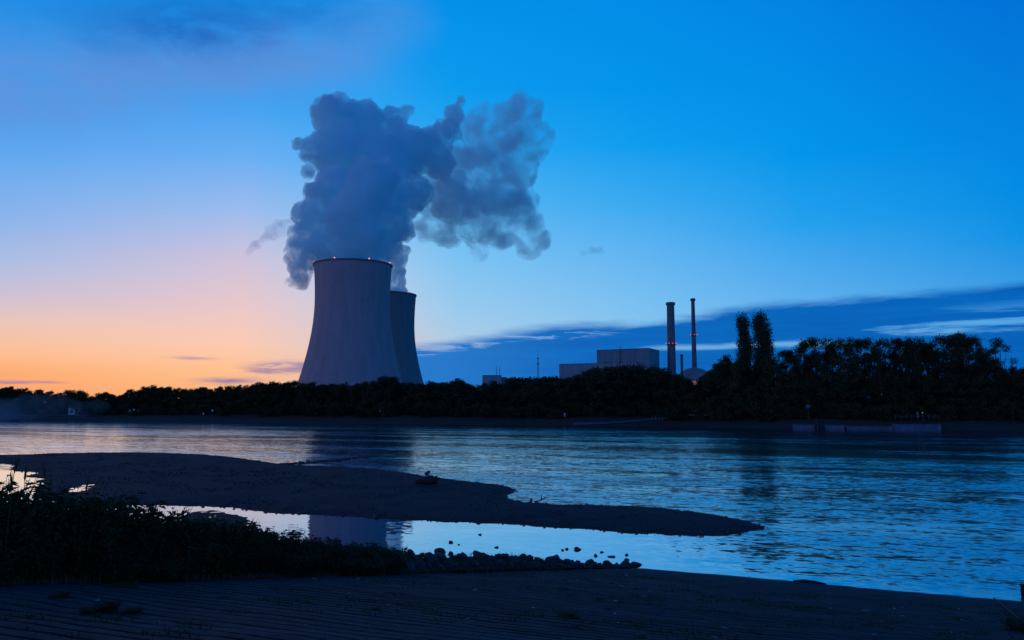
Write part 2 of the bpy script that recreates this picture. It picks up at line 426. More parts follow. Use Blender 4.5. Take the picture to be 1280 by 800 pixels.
for i, p in enumerate(line):
    t = (line[min(i + 1, len(line) - 1)] - line[max(i - 1, 0)]).normalized(); nrm = Vector((-t.y, t.x, 0))
    for (o, z) in prof:
        j = (mnoise.noise((p.x * 0.06, o * 0.2, 1.0)) * 0.7 + mnoise.noise((p.x * 0.3, o * 0.5, 5.0)) * 0.3) if -4 < o < 30 else 0
        q = p + (nrm if o < 60 else Vector((0, 1, 0))) * (o + j * (1.2 if o > -2 else 0)); vv.append((q.x, q.y, z + j * 0.25 * (1 if o > 1 else 0.2)))
m_ = len(prof)
for i in range(len(line) - 1):
    for k in range(m_ - 1):
        ff.append((i * m_ + k, (i + 1) * m_ + k, (i + 1) * m_ + k + 1, i * m_ + k + 1))
mesh_obj('far_bank', vv, ff, M['bank'], smooth=True)['kind'] = 'structure'
SHX = [p.x for p in line]; SHY = [p.y for p in line]
def shore_y(x): return float(np.interp(x, SHX, SHY))
def bank_z(x, y):
    o = (y - shore_y(x)) * 0.95
    return float(np.interp(o, [p[0] for p in prof], [p[1] for p in prof]))
def bank_pt(px, off):
    """Point on the far bank, OFF metres behind the waterline, in the direction of picture column PX."""
    k = (px - 640.0) / F / CP
    y = 240.0
    for _ in range(30): y = y * 0.5 + 0.5 * (shore_y(k * y) + off)
    return Vector((k * y, y, bank_z(k * y, y)))

# ------------------------------------------------------------------ gravel bar in the river
BAR = [(-260, 575), (-120, 572), (0, 569.5), (60, 567.5), (120, 566), (200, 566), (270, 569), (320, 575.5), (352, 580.5), (385, 582), (430, 584), (470, 586), (505, 591), (560, 599), (610, 604),
       (650, 611.5), (636, 617), (630, 621.5), (650, 627), (690, 630.5), (740, 631), (800, 633), (850, 637), (900, 644), (940, 653), (964, 660), (930, 667.5), (880, 670.5), (830, 669.5), (760, 664.5),
       (690, 659.5), (640, 655.5), (560, 652.5), (515, 651), (470, 648.5), (390, 643.5), (350, 642), (322, 639.5), (300, 636), (275, 634), (240, 633), (190, 631.5), (140, 630.5), (128, 634), (110, 638), (80, 632), (50, 622), (40, 610), (60, 605), (40, 602.5), (60, 598), (24, 596), (54, 590.5), (8, 588.5), (24, 580.5), (-40, 579), (-260, 585)]
def smooth_poly(pts, n=2):
    for _ in range(n):
        q = []
        for i in range(len(pts)):
            a, b = Vector(pts[i]), Vector(pts[(i + 1) % len(pts)])
            q += [a.lerp(b, 0.25), a.lerp(b, 0.75)]
        pts = q
    return pts
def poly_sdf(P, poly):
    """Signed distance (inside positive) of points P to a polygon, numpy."""
    P = np.asarray(P); A = np.array([(p[0], p[1]) for p in poly]); B = np.roll(A, -1, 0)
    d = np.full(len(P), 1e18); ins = np.zeros(len(P), bool)
    for a, b in zip(A, B):
        e = b - a; w = P - a
        t = np.clip((w @ e) / max(e @ e, 1e-12), 0, 1)
        d = np.minimum(d, ((w - t[:, None] * e) ** 2).sum(1))
        c = (a[1] > P[:, 1]) != (b[1] > P[:, 1])
        with np.errstate(divide='ignore', invalid='ignore'):
            xi = a[0] + (P[:, 1] - a[1]) / (b[1] - a[1]) * (b[0] - a[0])
        ins ^= c & (P[:, 0] < xi)
    return np.where(ins, 1, -1) * np.sqrt(d)
barpoly = smooth_poly([at_z(px, py).to_2d() for px, py in BAR], 1)
patchpoly = smooth_poly([at_z(px, py).to_2d() for px, py in [(225, 643), (245, 639), (268, 637.5), (290, 641), (309, 647.5), (313, 653), (303, 657), (322, 664), (350, 676), (240, 680), (215, 660)]], 1)
def bar_mesh(name, poly, step, hmax, wid):
    A = np.array([(p[0], p[1]) for p in poly]); lo = A.min(0) - 2.5; hi = A.max(0) + 2.5
    nx, ny = int((hi[0] - lo[0]) / step) + 1, int((hi[1] - lo[1]) / step) + 1
    X, Y = np.meshgrid(np.linspace(lo[0], hi[0], nx), np.linspace(lo[1], hi[1], ny))
    P = np.stack([X.ravel(), Y.ravel()], 1)
    d = poly_sdf(P, poly)
    if name == 'sandbar': d = np.minimum(d, -poly_sdf(P, [at_z(px, py).to_2d() for px, py in [(94, 614), (93, 611), (110, 606), (112, 607), (104, 611), (99, 615)]]) * 0.4)
    d = d + np.array([mnoise.fractal((p[0] * 0.9, p[1] * 0.5, 6.3), 1.0, 2.0, 4) for p in P]) * 0.38
    nz = np.array([mnoise.fractal((p[0] * 0.35, p[1] * 0.35, 0.3), 1.0, 2.0, 4) for p in P])
    nz2 = np.array([mnoise.fractal((p[0] * 1.7, p[1] * 1.7, 2.3), 1.0, 2.0, 3) for p in P])
    z = np.where(d > 0, hmax * (1 - np.exp(-d / wid)), np.maximum(d * 0.12, -0.5)) + nz * 0.05 * np.clip(d / 2, 0, 1) + nz2 * 0.022
    keep = d > -2.2
    idx = -np.ones(len(P), int); idx[keep] = np.arange(keep.sum())
    V = np.column_stack([P, z])[keep]
    faces = []
    for j in range(ny - 1):
        for i in range(nx - 1):
            q = (j * nx + i, j * nx + i + 1, (j + 1) * nx + i + 1, (j + 1) * nx + i)
            if all(keep[k] for k in q): faces.append(tuple(int(idx[k]) for k in q))
    o = mesh_obj(name, V.tolist(), faces, M['gravel'], smooth=True); o['kind'] = 'structure'
    return o
bar_mesh('sandbar', barpoly, 0.33, 0.34, 3.0)
bar_mesh('mud_patch', patchpoly, 0.2, 0.045, 1.0)
def bar_z(x, y):
    d = float(poly_sdf([(x, y)], barpoly)[0]); return 0.34 * (1 - math.exp(-d / 3.0)) if d > 0 else d * 0.12

# ------------------------------------------------------------------ boat ramp and near bank
A0 = Vector((5.3, 34.8)); E1 = Vector((0.911, -0.411)); N1 = Vector((-0.411, -0.911)); SLOPE = 0.16
def ramp_z(s):
    return SLOPE * s if s < 36 else SLOPE * 36 + (s - 36) * 0.03
def sq(x, y):
    w = Vector((x, y)) - A0; return w.dot(N1), w.dot(E1)
def edge_q(s): return -0.146 * s
def ramp_pt(s, q): 
    p = A0 + N1 * s + E1 * q; return p.x, p.y
ROW = 0.36
SK = math.tan(R(5.0))       # courses run slightly askew to the waterline
rows = []; ramp_rnd = random.Random(4)
s = -9.0
while s < 60:
    g = 0.06
    rows += [(s, 0.0), (s + 0.015, -0.03), (s + g - 0.015, -0.034), (s + g + 0.02, 0.0), (s + (ROW + g) / 2, 0.008)]
    s += ROW * (0.96 + 0.08 * ramp_rnd.random())
qs = [0.0] + list(np.cumsum(np.full(150, 0.42)))
vv, ff = [], []
for (s, h) in rows:
    for k, q in enumerate(qs):
        qq = edge_q(s) + q
        s2 = s - SK * q
        x, y = ramp_pt(s2, qq)
        n = mnoise.noise((x * 0.5, y * 0.5, 0)) * 0.03 + mnoise.noise((x * 2.2, y * 2.2, 4)) * 0.014
        fade = (0.2 + 0.8 * min(1, max(0, (s2 - 3.0) / 9.0))) * (1 - 0.65 * min(1, max(0, (q - 9) / 12)))      # courses wear away and silt up towards the water
        wv = 1.0 if mnoise.noise((x * 0.25, y * 0.25, 9)) > -0.25 else 0.45
        wv *= 0.75 + 0.9 * mnoise.noise((x * 0.9, y * 0.9, 13 + int((s + 9) / ROW) * 3.1))
        z = ramp_z(s2) + h * fade * max(0.05, wv) * 1.5 + n + 0.012 * mnoise.noise((q * 3.2, s * 3.2, 2))
        vv.append((x, y, z))
nq = len(qs)
for i in range(len(rows) - 1):
    for k in range(nq - 1):
        ff.append((i * nq + k, (i + 1) * nq + k, (i + 1) * nq + k + 1, i * nq + k + 1))
def ramp_mat():
    m, nt, b = new_mat('ramp_paving')
    g = nt.nodes.new('ShaderNodeNewGeometry'); p = g.outputs['Position']; x, y, z = xyz(nt, p)
    s = (x - A0.x) * N1.x + (y - A0.y) * N1.y; q = (x - A0.x) * E1.x + (y - A0.y) * E1.y
    wx = noise_n(nt, p, 1.2, 3, 0.5)
    ss = (s + q * SK + 9.0 + (wx - 0.5) * 0.12) / ROW
    frac = ss._m('FRACT'); rowi = ss._m('FLOOR')
    joint = frac.sstep(0.16, 0.12) * frac.sstep(0.0, 0.03)
    qq = (q + (rowi * 0.37)._m('FRACT') * 1.3 + wx * 0.05) / 1.3
    cj = (qq._m('FRACT') - 0.5).abs().sstep(0.485, 0.497) 
    pos = vec(nt, s, q, 0.0)
    grime = noise_n(nt, p, 0.35, 7, 0.65); fine = noise_n(nt, p, 9.0, 5, 0.7); mid = noise_n(nt, p, 2.0, 6, 0.65)
    stone = E(nt, ramp(nt, (noise_n(nt, vec(nt, rowi * 3.7, qq._m('FLOOR') * 5.1, 0.0), 1.0, 0)).clamp(), [(0.3, 0.8), (0.7, 1.2)]))
    base = mixc(nt, (grime * 0.5 + fine * 0.3 + mid * 0.2).sstep(0.36, 0.64), (0.008, 0.017, 0.023, 1), (0.034, 0.052, 0.062, 1))
    sc = nt.nodes.new('ShaderNodeVectorMath'); sc.operation = 'SCALE'; nt.links.new(base, sc.inputs[0]); nt.links.new(stone.s, sc.inputs[3])
    dirt = ((joint * (0.55 + mid * 0.6) + cj * 0.5).clamp() * s.sstep(3.0, 11.0, 0.25, 1.0)).max(mid.sstep(0.58, 0.66) * grime.sstep(0.42, 0.58) * s.sstep(4.0, 9.0) * 0.85)
    cc = mixc(nt, dirt, sc.outputs[0], (0.014, 0.016, 0.011, 1))
    wet = (s + (grime - 0.5) * 1.6).sstep(1.1, 0.3)
    cc = mixc(nt, wet * 0.6, cc, (0.025, 0.026, 0.026, 1))
    nt.links.new(cc, b.inputs['Base Color'])
    nt.links.new((0.9 - wet * 0.45).s, b.inputs['Roughness']); b.inputs['Specular IOR Level'].default_value = 0.25
    bp = nt.nodes.new('ShaderNodeBump'); bp.inputs['Distance'].default_value = 0.03; bp.inputs['Strength'].default_value = 0.9
    nt.links.new((fine * 0.6 + mid * 0.9 - cj * 0.6 - joint * 0.5).s, bp.inputs['Height']); nt.links.new(bp.outputs[0], b.inputs['Normal'])
    return m
M['ramp'] = ramp_mat()
mesh_obj('boat_ramp', vv, ff, M['ramp'])['kind'] = 'structure'

US = [0, 0.15, 0.5, 1, 1.6, 2.2, 3, 4, 5, 6, 7, 8, 9.5, 11, 13, 16, 20, 26, 40, 80, 200]
def near_bank_z(s, u):
    heap = 0.40 * min(1, max(0, (s + 0.5) / 9.0)) * min(1, max(0, (17.0 - s) / 4.0)) * math.exp(-((u - 1.1) / 0.8) ** 2)
    ze = ramp_z(max(s, -6)) if s > -6 else -0.96
    w = 3.2 + max(ze, 0) * 2.3
    t = min(1.0, max(0.0, (u - 0.25 * max(ze, 0)) / w)); t = t * t * (3 - 2 * t)
    return ze * (1 - t) + (-0.9) * t + heap
vv, ff = [], []
srow = np.arange(-9, 66, 0.8)
for s in srow:
    for k, u in enumerate(US):
        x, y = ramp_pt(s + SK * 0, edge_q(s) - u)
        n = mnoise.noise((x * 0.7, y * 0.7, 2)) * 0.12 * min(1, u)
        vv.append((x, y, near_bank_z(s, u) + n + (0.015 if k < 1 else 0.05)))
for i in range(len(srow) - 1):
    for k in range(len(US) - 1):
        ff.append((i * len(US) + k, i * len(US) + k + 1, (i + 1) * len(US) + k + 1, (i + 1) * len(US) + k))
mesh_obj('near_bank', vv, ff, M['soil'], smooth=True)['kind'] = 'structure'
def bank_local(s, u):
    x, y = ramp_pt(s, edge_q(s) - u); return Vector((x, y, near_bank_z(s, u)))

#@STRUCTURES
# ------------------------------------------------------------------ cooling towers
def tower_r(z):
    b = 88.5 if z < 108 else 124.0
    return 38.5 * math.sqrt(1 + ((z - 108) / b) ** 2)
def cooling_tower(px, D, mat, label, lamps, group):
    c = at_d(px, 480, D); root = empty('cooling_tower', (c.x, D, 3.5), label=label, cat='cooling tower', group=group)
    H = 147.0
    m = MB(); prof = [(tower_r(z), z) for z in np.linspace(9, H, 60)] + [(tower_r(z) - 0.9, z) for z in np.linspace(H, 9, 60)]
    m.lathe(prof, 128, close=True); m.build('shell', mat, root, smooth=True)
    rim = MB().lathe([(tower_r(H) + 0.02, H - 1.6), (tower_r(H) + 0.7, H - 1.4), (tower_r(H) + 0.7, H + 0.25), (tower_r(H) - 1.2, H + 0.25), (tower_r(H) - 1.2, H - 1.6)], 128, close=True)
    rim.build('rim', M['stack'], root, smooth=False)
    r9 = tower_r(9)
    for k in range(40):
        a0, a1 = 2 * math.pi * k / 40, 2 * math.pi * (k + 0.5) / 40
        l = MB()
        for sgn in (-0.5, 0.5):
            a2 = a0 + 2 * math.pi * sgn / 40
            l.tube([(math.cos(a0) * (r9 - .4), math.sin(a0) * (r9 - .4), 9.2), (math.cos(a2) * (r9 + 3), math.sin(a2) * (r9 + 3), -1)], 0.5, 6)
        l.build('support_leg', M['stack'], root)
    bs = MB().lathe([(r9 + 1.5, -1), (r9 + 5, -1), (r9 + 5, 1.2), (r9 + 1.5, 1.2)], 96, close=True); bs.build('basin_wall', M['stack'], root)
    for deg, mt in lamps:
        a = R(deg)
        l = MB(); rr = tower_r(H) + 0.2
        l.lathe([(0.02, 0.0), (0.6, 0.1), (0.8, 0.7), (0.6, 1.3), (0.02, 1.5)], 10, c=(rr * math.cos(a), rr * math.sin(a), H + 0.2))
        l.build('warning_lamp', M[mt], root)
    return root
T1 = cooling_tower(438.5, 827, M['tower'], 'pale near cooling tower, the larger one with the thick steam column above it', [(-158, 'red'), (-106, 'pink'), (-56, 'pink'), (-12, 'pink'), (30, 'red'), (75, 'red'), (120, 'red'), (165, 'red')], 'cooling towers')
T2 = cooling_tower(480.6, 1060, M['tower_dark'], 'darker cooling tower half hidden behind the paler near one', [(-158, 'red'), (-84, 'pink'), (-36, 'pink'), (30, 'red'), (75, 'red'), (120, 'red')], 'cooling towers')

# ------------------------------------------------------------------ steam
def steam_mat(name, dens, scale, lo, hi, color=(0.76, 0.988, 1.0), fray=0.34, aniso=0.0):
    m = bpy.data.materials.new(name); m.use_nodes = True; nt = m.node_tree; nt.nodes.clear()
    g = nt.nodes.new('ShaderNodeNewGeometry')
    n = noise_n(nt, g.outputs['Position'], scale, 5, 0.6, 0.5)
    n2 = noise_n(nt, g.outputs['Position'], scale * 3.6, 4, 0.6, 0.3)
    d = (n * (1.0 - fray) + n2 * fray).sstep(lo, hi) * dens
    v = nt.nodes.new('ShaderNodeVolumePrincipled'); v.inputs['Color'].default_value = color + (1,)
    v.inputs['Anisotropy'].default_value = aniso
    nt.links.new(d.s, v.inputs['Density'])
    o = nt.nodes.new('ShaderNodeOutputMaterial'); nt.links.new(v.outputs[0], o.inputs['Volume'])
    return m
def steam(name, puffs, D, mat, voxel, disp, label, group=None, sub=3, extra=0):
    """Puffs (picture column, row, radius, depth offset) merged into one billowing body."""
    bm = bmesh.new()
    rr = random.Random(5)
    allp = []
    for p in puffs:
        x, y, r = p[:3]; dz = p[3] if len(p) > 3 else 0
        c = at_d(x, y, D + dz); rad = r * (D + dz) / F
        allp.append((c, rad))
        for _ in range(extra):
            d = Vector((rr.gauss(0, 1), rr.gauss(0, 1), rr.gauss(0, 1))).normalized()
            allp.append((c + d * rad * rr.uniform(0.65, 0.95), rad * rr.uniform(0.25, 0.5)))
    for c, rad in allp:
        bmesh.ops.create_icosphere(bm, subdivisions=sub, radius=rad, matrix=Matrix.Translation(c))
    me = bpy.data.meshes.new(name); bm.to_mesh(me); bm.free(); me.materials.append(mat)
    o = bpy.data.objects.new(name, me); COL.objects.link(o)
    md = o.modifiers.new('merge', 'REMESH'); md.mode = 'VOXEL'; md.voxel_size = voxel
    for k, (sz, st) in enumerate(disp):
        tx = bpy.data.textures.new('steam_clouds', 'CLOUDS'); tx.noise_scale = sz; tx.noise_depth = 3; tx.noise_basis = 'IMPROVED_PERLIN'
        dm = o.modifiers.new('billow', 'DISPLACE'); dm.texture = tx; dm.texture_coords = 'GLOBAL'; dm.strength = st; dm.mid_level = 0.5
    md = o.modifiers.new('merge_again', 'REMESH'); md.mode = 'VOXEL'; md.voxel_size = voxel
    return tag(o, label=label, cat='steam', group=group)
STEAM_MAIN = steam_mat('thick_steam', 0.135, 0.07, 0.34, 0.56)
STEAM_THIN = steam_mat('thin_steam', 0.055, 0.028, 0.39, 0.62, fray=0.24)
STEAM_WISP = steam_mat('wisp_steam', 0.05, 0.06, 0.38, 0.64)
main = [(442, 330, 36), (424, 320, 26), (462, 320, 26), (438, 304, 38, -12), (470, 305, 28), (408, 308, 26, -8), (392, 320, 22), (376, 340, 17, 10), (366, 352, 9, 10), (370, 322, 16, 14), (384, 297, 24, 8),
        (440, 276, 38, -26), (456, 292, 26, -36), (404, 266, 30, 0), (380, 268, 20, 12), (484, 272, 32, 14), (502, 286, 20, 30), (460, 236, 36, -44), (446, 254, 30, -48), (474, 222, 26, -36), (418, 236, 32, -14), (494, 242, 34, 26), (520, 240, 24, 40), (470, 200, 44, 34), (425, 190, 40, 24), (394, 188, 22, 14),
        (420, 150, 32, 40), (402, 138, 17, 36), (424, 126, 14, 40), (410, 124, 9, 40), (455, 152, 30, 52), (440, 138, 16, 44), (494, 150, 20, 60), (508, 138, 9, 62), (486, 138, 10, 56), (510, 190, 38, 56), (540, 184, 28, 70), (558, 165, 18, 76), (566, 142, 15, 80), (574, 128, 9, 84), (550, 205, 22, 70), (392, 245, 18, 4), (372, 302, 13, 12), (384, 214, 12, 16), (376, 182, 9, 20)]
steam('steam_plume', [(x, y, r * 0.92, *(d or [0])) for x, y, r, *d in main], 827, STEAM_MAIN, 1.3, [(26, 14), (12, 11), (5.5, 6), (2.6, 2.6)], 'thick dark blue steam column billowing from the near cooling tower', extra=6)
far = [(555, 226, 26, -60), (576, 198, 24, -40), (560, 258, 26, -50), (585, 235, 26), (650, 130, 18), (664, 136, 14), (682, 166, 14), (648, 136, 20), (662, 140, 22), (640, 155, 30), (672, 175, 22), (655, 190, 28), (618, 185, 34), (640, 215, 34), (596, 210, 36), (606, 245, 40), (572, 245, 36), (548, 262, 26), (640, 255, 34), (595, 285, 28), (560, 288, 24),
       (625, 290, 24), (660, 285, 22), (676, 298, 14), (662, 312, 12), (600, 312, 14), (535, 285, 18), (590, 165, 22), (600, 145, 16)]
steam('steam_drift', far, 1010, STEAM_THIN, 1.9, [(40, 34), (15, 18), (6.5, 6)], 'thin ragged steam drifting off to the right of the thick column', extra=3)
col2 = [(505, 372, 16), (500, 364, 14), (497, 352, 12), (496, 338, 13), (498, 325, 13), (492, 315, 16), (484, 300, 18), (512, 369, 8)]
steam('steam_plume', [(x - 8 if y > 360 else x, y, r) for x, y, r in col2], 1060, STEAM_MAIN, 1.7, [(20, 9), (8, 5), (4, 2.5)], 'narrow steam puff rising from the darker cooling tower behind', extra=4)
steam('steam_wisp', [(352, 284, 11), (340, 290, 10), (330, 298, 8), (320, 306, 7), (312, 313, 5), (364, 282, 10)], 835, STEAM_WISP, 1.5, [(18, 12), (7, 6)], 'faint steam wisp trailing left of the thick column', extra=3)
steam('steam_wisp', [(728, 316, 5), (740, 313, 7), (750, 313, 6), (756, 316, 3)], 1010, STEAM_WISP, 1.5, [(18, 10), (7, 6)], 'small lone steam scrap floating right of the drifting steam', extra=3)

# ------------------------------------------------------------------ power station buildings
GZ = 3.5
def prism(mb, pts, z0, z1, z1b=None):
    n = len(pts); zt = z1 if hasattr(z1, '__len__') else [z1] * n
    v = [(p[0], p[1], z0) for p in pts] + [(p[0], p[1], zt[i]) for i, p in enumerate(pts)]
    f = [tuple(range(n - 1, -1, -1)), tuple(range(n, 2 * n))] + [(i, (i + 1) % n, n + (i + 1) % n, n + i) for i in range(n)]
    return mb.add(v, f)
pc = at_d(811, 435, 850); pl = at_d(746, 437.5, 882); pr = at_d(824, 438, 889)
base = empty('turbine_hall', (pc.x, pc.y, GZ), label='large boxy station building with flat roof and a lower annex', cat='building')
def loc(p): return (p[0] - pc.x, p[1] - pc.y)
back = pl.to_2d() + pr.to_2d() - pc.to_2d()
ptsB = [loc(pl), loc(pc), loc(pr), loc(back)]
HB = pc.z - GZ
prism(MB(), ptsB, 0, HB - 0.8).build('main_hall', M['cladding'], base)
cenB = Vector((sum(p[0] for p in ptsB) / 4, sum(p[1] for p in ptsB) / 4))
prism(MB(), [tuple(cenB + (Vector(p) - cenB) * 1.008) for p in ptsB], HB - 0.8, HB).build('roof_edge', M['metal'], base)
wdir = (pl.to_2d() - pc.to_2d()).normalized(); fdir = -(pr.to_2d() - pc.to_2d()).normalized()
a_top = at_d(699, 455, 895).z - GZ
aR = Vector(loc(pc)) + fdir * 9 + wdir * 12; aL = aR + wdir * 88
hx = (at_d(699, 455, 1).x) ; # left end column
for _ in range(40):
    px, py = proj((aL.x + pc.x, aL.y + pc.y, GZ + a_top)); aL = aL + wdir * (px - 699) * 0.5
ptsA = [tuple(aL), tuple(aR), tuple(aR - fdir * 8.9), tuple(aL - fdir * 8.9)]
prism(MB(), ptsA, 0, a_top - 0.6).build('annex', M['cladding_pale'], base)
prism(MB(), [tuple(Vector(p) + fdir * 0.15) for p in ptsA], a_top - 0.6, a_top).build('annex_roof_edge', M['metal'], base)
mm = Vector(loc(pc)) + wdir * 33 + fdir * 0.8
MB().tube([(mm.x, mm.y, HB - 38), (mm.x, mm.y, HB + 3.0)], 0.45, 6).build('lightning_rod', M['metal'], base)
wl = Vector(loc(pc)) + wdir * 44 + fdir * 9.5
prism(MB(), [tuple(wl + wdir * 6), tuple(wl - wdir * 3), tuple(wl - wdir * 3 - fdir * 4), tuple(wl + wdir * 6 - fdir * 4)], a_top, a_top + 1.2).build('roof_hatch', M['stack'], base)

def chimney(px, top, D, rad, ringy, label, lamps, group='tall vent stacks', rtop=None, name='vent_stack'):
    t = at_d(px, top, D); root = empty(name, (t.x, D, GZ), label=label, cat='chimney', group=group)
    H = t.z - GZ; rt = rtop or rad * 0.9
    MB().lathe([(rad, 0), (rad * 0.5 + rt * 0.5, H / 2), (rt, H - 2.5)], 24).build('shaft', M['stack'], root, smooth=True)
    if lamps:
        MB().lathe([(rt, H - 3.2), (rt + 1.0, H - 3.0), (rt + 1.1, H - 0.6), (rt + 0.3, H), (rt - 0.4, H), (rt - 0.4, H - 3)], 24).build('crown_ring', M['metal'], root)
        for yy in ringy:
            z = at_d(px, yy, D).z - GZ
            rr = rad + (rt - rad) * z / H
            g = MB().lathe([(rr - .1, z - 0.8), (rr + 1.4, z - 0.8), (rr + 1.4, z - 0.5), (rr - .1, z - 0.5)], 24, close=True)
            for k in range(16):
                a = 2 * math.pi * k / 16; g.tube([((rr + 1.35) * math.cos(a), (rr + 1.35) * math.sin(a), z - 0.5), ((rr + 1.35) * math.cos(a), (rr + 1.35) * math.sin(a), z + 0.7)], 0.06, 4)
            g.build('gallery', M['metal'], root)
            for a in lamps:
                w = R(a); l = MB().lathe([(0.02, 0), (0.4, 0.1), (0.5, 0.6), (0.4, 1.1), (0.02, 1.2)], 8, c=((rr + 1.5) * math.cos(w), (rr + 1.5) * math.sin(w), z - 0.2)); l.build('warning_lamp', M['red'], root)
    else:
        MB().lathe([(rt, H - 2.6), (rt + 0.25, H - 2.4), (rt + 0.25, H), (rt - 0.3, H), (rt - 0.3, H - 2.4)], 16).build('crown_ring', M['metal'], root)
    return root
chimney(838, 378, 880, 4.9, [430], 'thick tall stack with one ring of red lamps, nearest the boxy hall', [-170, -125, -85, -45, -10], rtop=4.1)
chimney(866, 373, 960, 3.5, [419], 'slender tall stack rising behind the dome, slightly higher than the thick one', [-165, -90, -15], rtop=2.1)
chimney(852, 443, 900, 1.6, [], 'short thin stack between the two tall stacks', [], rtop=1.4)
# reactor dome
dc = at_d(868, 470, 930); dome = empty('reactor_dome', (dc.x, 930, GZ), label='grey domed reactor building at the foot of the slender stack', cat='building')
rd = 21.5; zt = at_d(868, 459.5, 930).z - GZ
pr_ = [(rd, 0), (rd, zt - 17.5)] + [(rd * math.cos(a), zt - 17.5 + 17.5 * math.sin(a)) for a in np.linspace(0.08, math.pi / 2 - 0.02, 14)]
MB().lathe(pr_[:2], 48).build('drum_wall', M['dome'], dome, smooth=True)
MB().lathe(pr_[1:], 48).build('dome_shell', M['dome'], dome, smooth=True)
MB().lathe([(rd + 0.02, zt - 18.4), (rd + 0.5, zt - 18.2), (rd + 0.5, zt - 17.4), (rd + 0.02, zt - 17.2)], 48).build('ring_beam', M['stack'], dome)
# lamp-lit service building in front of the dome
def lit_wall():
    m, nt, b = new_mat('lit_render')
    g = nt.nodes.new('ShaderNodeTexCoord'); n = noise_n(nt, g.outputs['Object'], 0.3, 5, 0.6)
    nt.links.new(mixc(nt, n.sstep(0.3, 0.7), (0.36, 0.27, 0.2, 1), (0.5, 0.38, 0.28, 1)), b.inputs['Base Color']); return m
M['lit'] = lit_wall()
sc_ = at_d(866, 488, 840); svc = empty('service_building', (sc_.x, 840, GZ), label='small service building lit orange by lamps, glimpsed below the dome', cat='building')
hs = at_d(866, 476, 840).z - GZ
MB().box((0, 3, hs / 2), (16, 6, hs)).build('wall', M['lit'], svc); MB().box((0, 2.7, hs + 0.2), (17, 7.4, 0.4)).build('roof', M['metal'], svc)
for dxx in (-6, -1, 5):
    arm = MB().tube([(dxx, 0.0, hs - 1.4), (dxx, -3.2, hs - 1.1)], 0.08, 6).build('lamp_bracket', M['metal'], svc)
    hd = MB().lathe([(0.02, 0.25), (0.5, 0.1), (0.5, -0.1), (0.02, -0.15)], 10, c=(dxx, -3.3, hs - 1.15)).build('lamp_glass', M['warm'], arm)
    ld = bpy.data.lights.new('wall_lamp', 'POINT'); ld.energy = 260; ld.color = (1.0, 0.42, 0.2); ld.shadow_soft_size = 0.5
    lo = bpy.data.objects.new('wall_lamp_light', ld); COL.objects.link(lo); lo.parent = svc; lo.location = (dxx, -4.2, hs - 2.0)
# small building with two aerials
sb = at_d(617.5, 469, 700); sbe = empty('station_outbuilding', (sb.x, 700, GZ), label='small flat-roofed outbuilding carrying two thin aerials', cat='building')
hs = sb.z - GZ
MB().box((-2, 4, hs / 2 - .3), (16, 10, hs - .6), R(8)).build('wall', M['cladding_pale'], sbe)
MB().box((8.2, 6, hs / 2 - .8), (5, 9, hs - 1.6), R(8)).build('side_wing', M['stack'], sbe)
MB().box((-2, 4, hs - .3), (16.4, 10.4, 0.6), R(8)).build('roof', M['metal'], sbe)
for px_, top in ((620.5, 457.5), (624.5, 459)):
    p = at_d(px_, top, 702); MB().tube([(p.x - sb.x, 2, hs), (p.x - sb.x, 2, p.z - GZ)], [0.3, 0.14], 6).build('aerial', M['metal'], sbe)
# lattice mast
lm = at_d(672.5, 438, 800); mast = empty('lattice_mast', (lm.x, 800, GZ), label='slim lattice radio mast standing alone left of the boxy hall', cat='mast')
H = lm.z - GZ; g = MB(); brace = MB()
for a, b in ((-1, -1), (1, -1), (1, 1), (-1, 1)): g.tube([(a * 1.5, b * 1.5, 0), (a * 0.45, b * 0.45, H - 8)], 0.16, 5)
n = 16
for i in range(n):
    z0, z1 = (H - 8) * i / n, (H - 8) * (i + 1) / n; w0, w1 = 1.5 - 1.05 * i / n, 1.5 - 1.05 * (i + 1) / n
    cs = ((-1, -1), (1, -1), (1, 1), (-1, 1))
    for k in range(4):
        p, q = cs[k], cs[(k + 1) % 4]
        brace.tube([(p[0] * w0, p[1] * w0, z0), (q[0] * w1, q[1] * w1, z1)], 0.09, 4)
        brace.tube([(p[0] * w1, p[1] * w1, z1), (q[0] * w1, q[1] * w1, z1)], 0.09, 4)
g.build('legs', M['metal'], mast); brace.build('bracing', M['metal'], mast)
MB().tube([(0, 0, H - 8.5), (0, 0, H)], 0.14, 6).build('antenna_rod', M['metal'], mast)
for z in (H - 8, H - 13.5): MB().box((0, 0, z), (2.6, 2.6, 0.5)).build('platform', M['metal'], mast)

#@TREES
# ------------------------------------------------------------------ trees of the far bank
def leaf_cloud(centers, radii, n_per, size, r, flat=0.75):
    """Leaf-sized bent quads scattered through ball clumps."""
    V, Fc = [], []
    for c, rad in zip(centers, radii):
        n = int(n_per * (rad ** 1.6) + 6)
        d = r.normal(size=(n, 3)); d /= np.linalg.norm(d, axis=1)[:, None] + 1e-9
        rr = rad * r.uniform(0.15, 1.0, n) ** 0.45 * (1 + 0.22 * r.normal(size=n))
        P = np.array(c) + d * rr[:, None] * np.array([1, 1, flat])
        a = r.normal(size=(n, 3)); a /= np.linalg.norm(a, axis=1)[:, None]
        b = np.cross(a, r.normal(size=(n, 3))); b /= np.linalg.norm(b, axis=1)[:, None] + 1e-9
        sz = size * r.uniform(0.6, 1.4, n)[:, None]
        k = len(V)
        q = np.stack([P - a * sz, P - b * sz * 0.55, P + a * sz, P + b * sz * 0.55], 1).reshape(-1, 3)
        V += q.tolist(); Fc += [(k + 4 * i, k + 4 * i + 1, k + 4 * i + 2, k + 4 * i + 3) for i in range(n)]
    return V, Fc
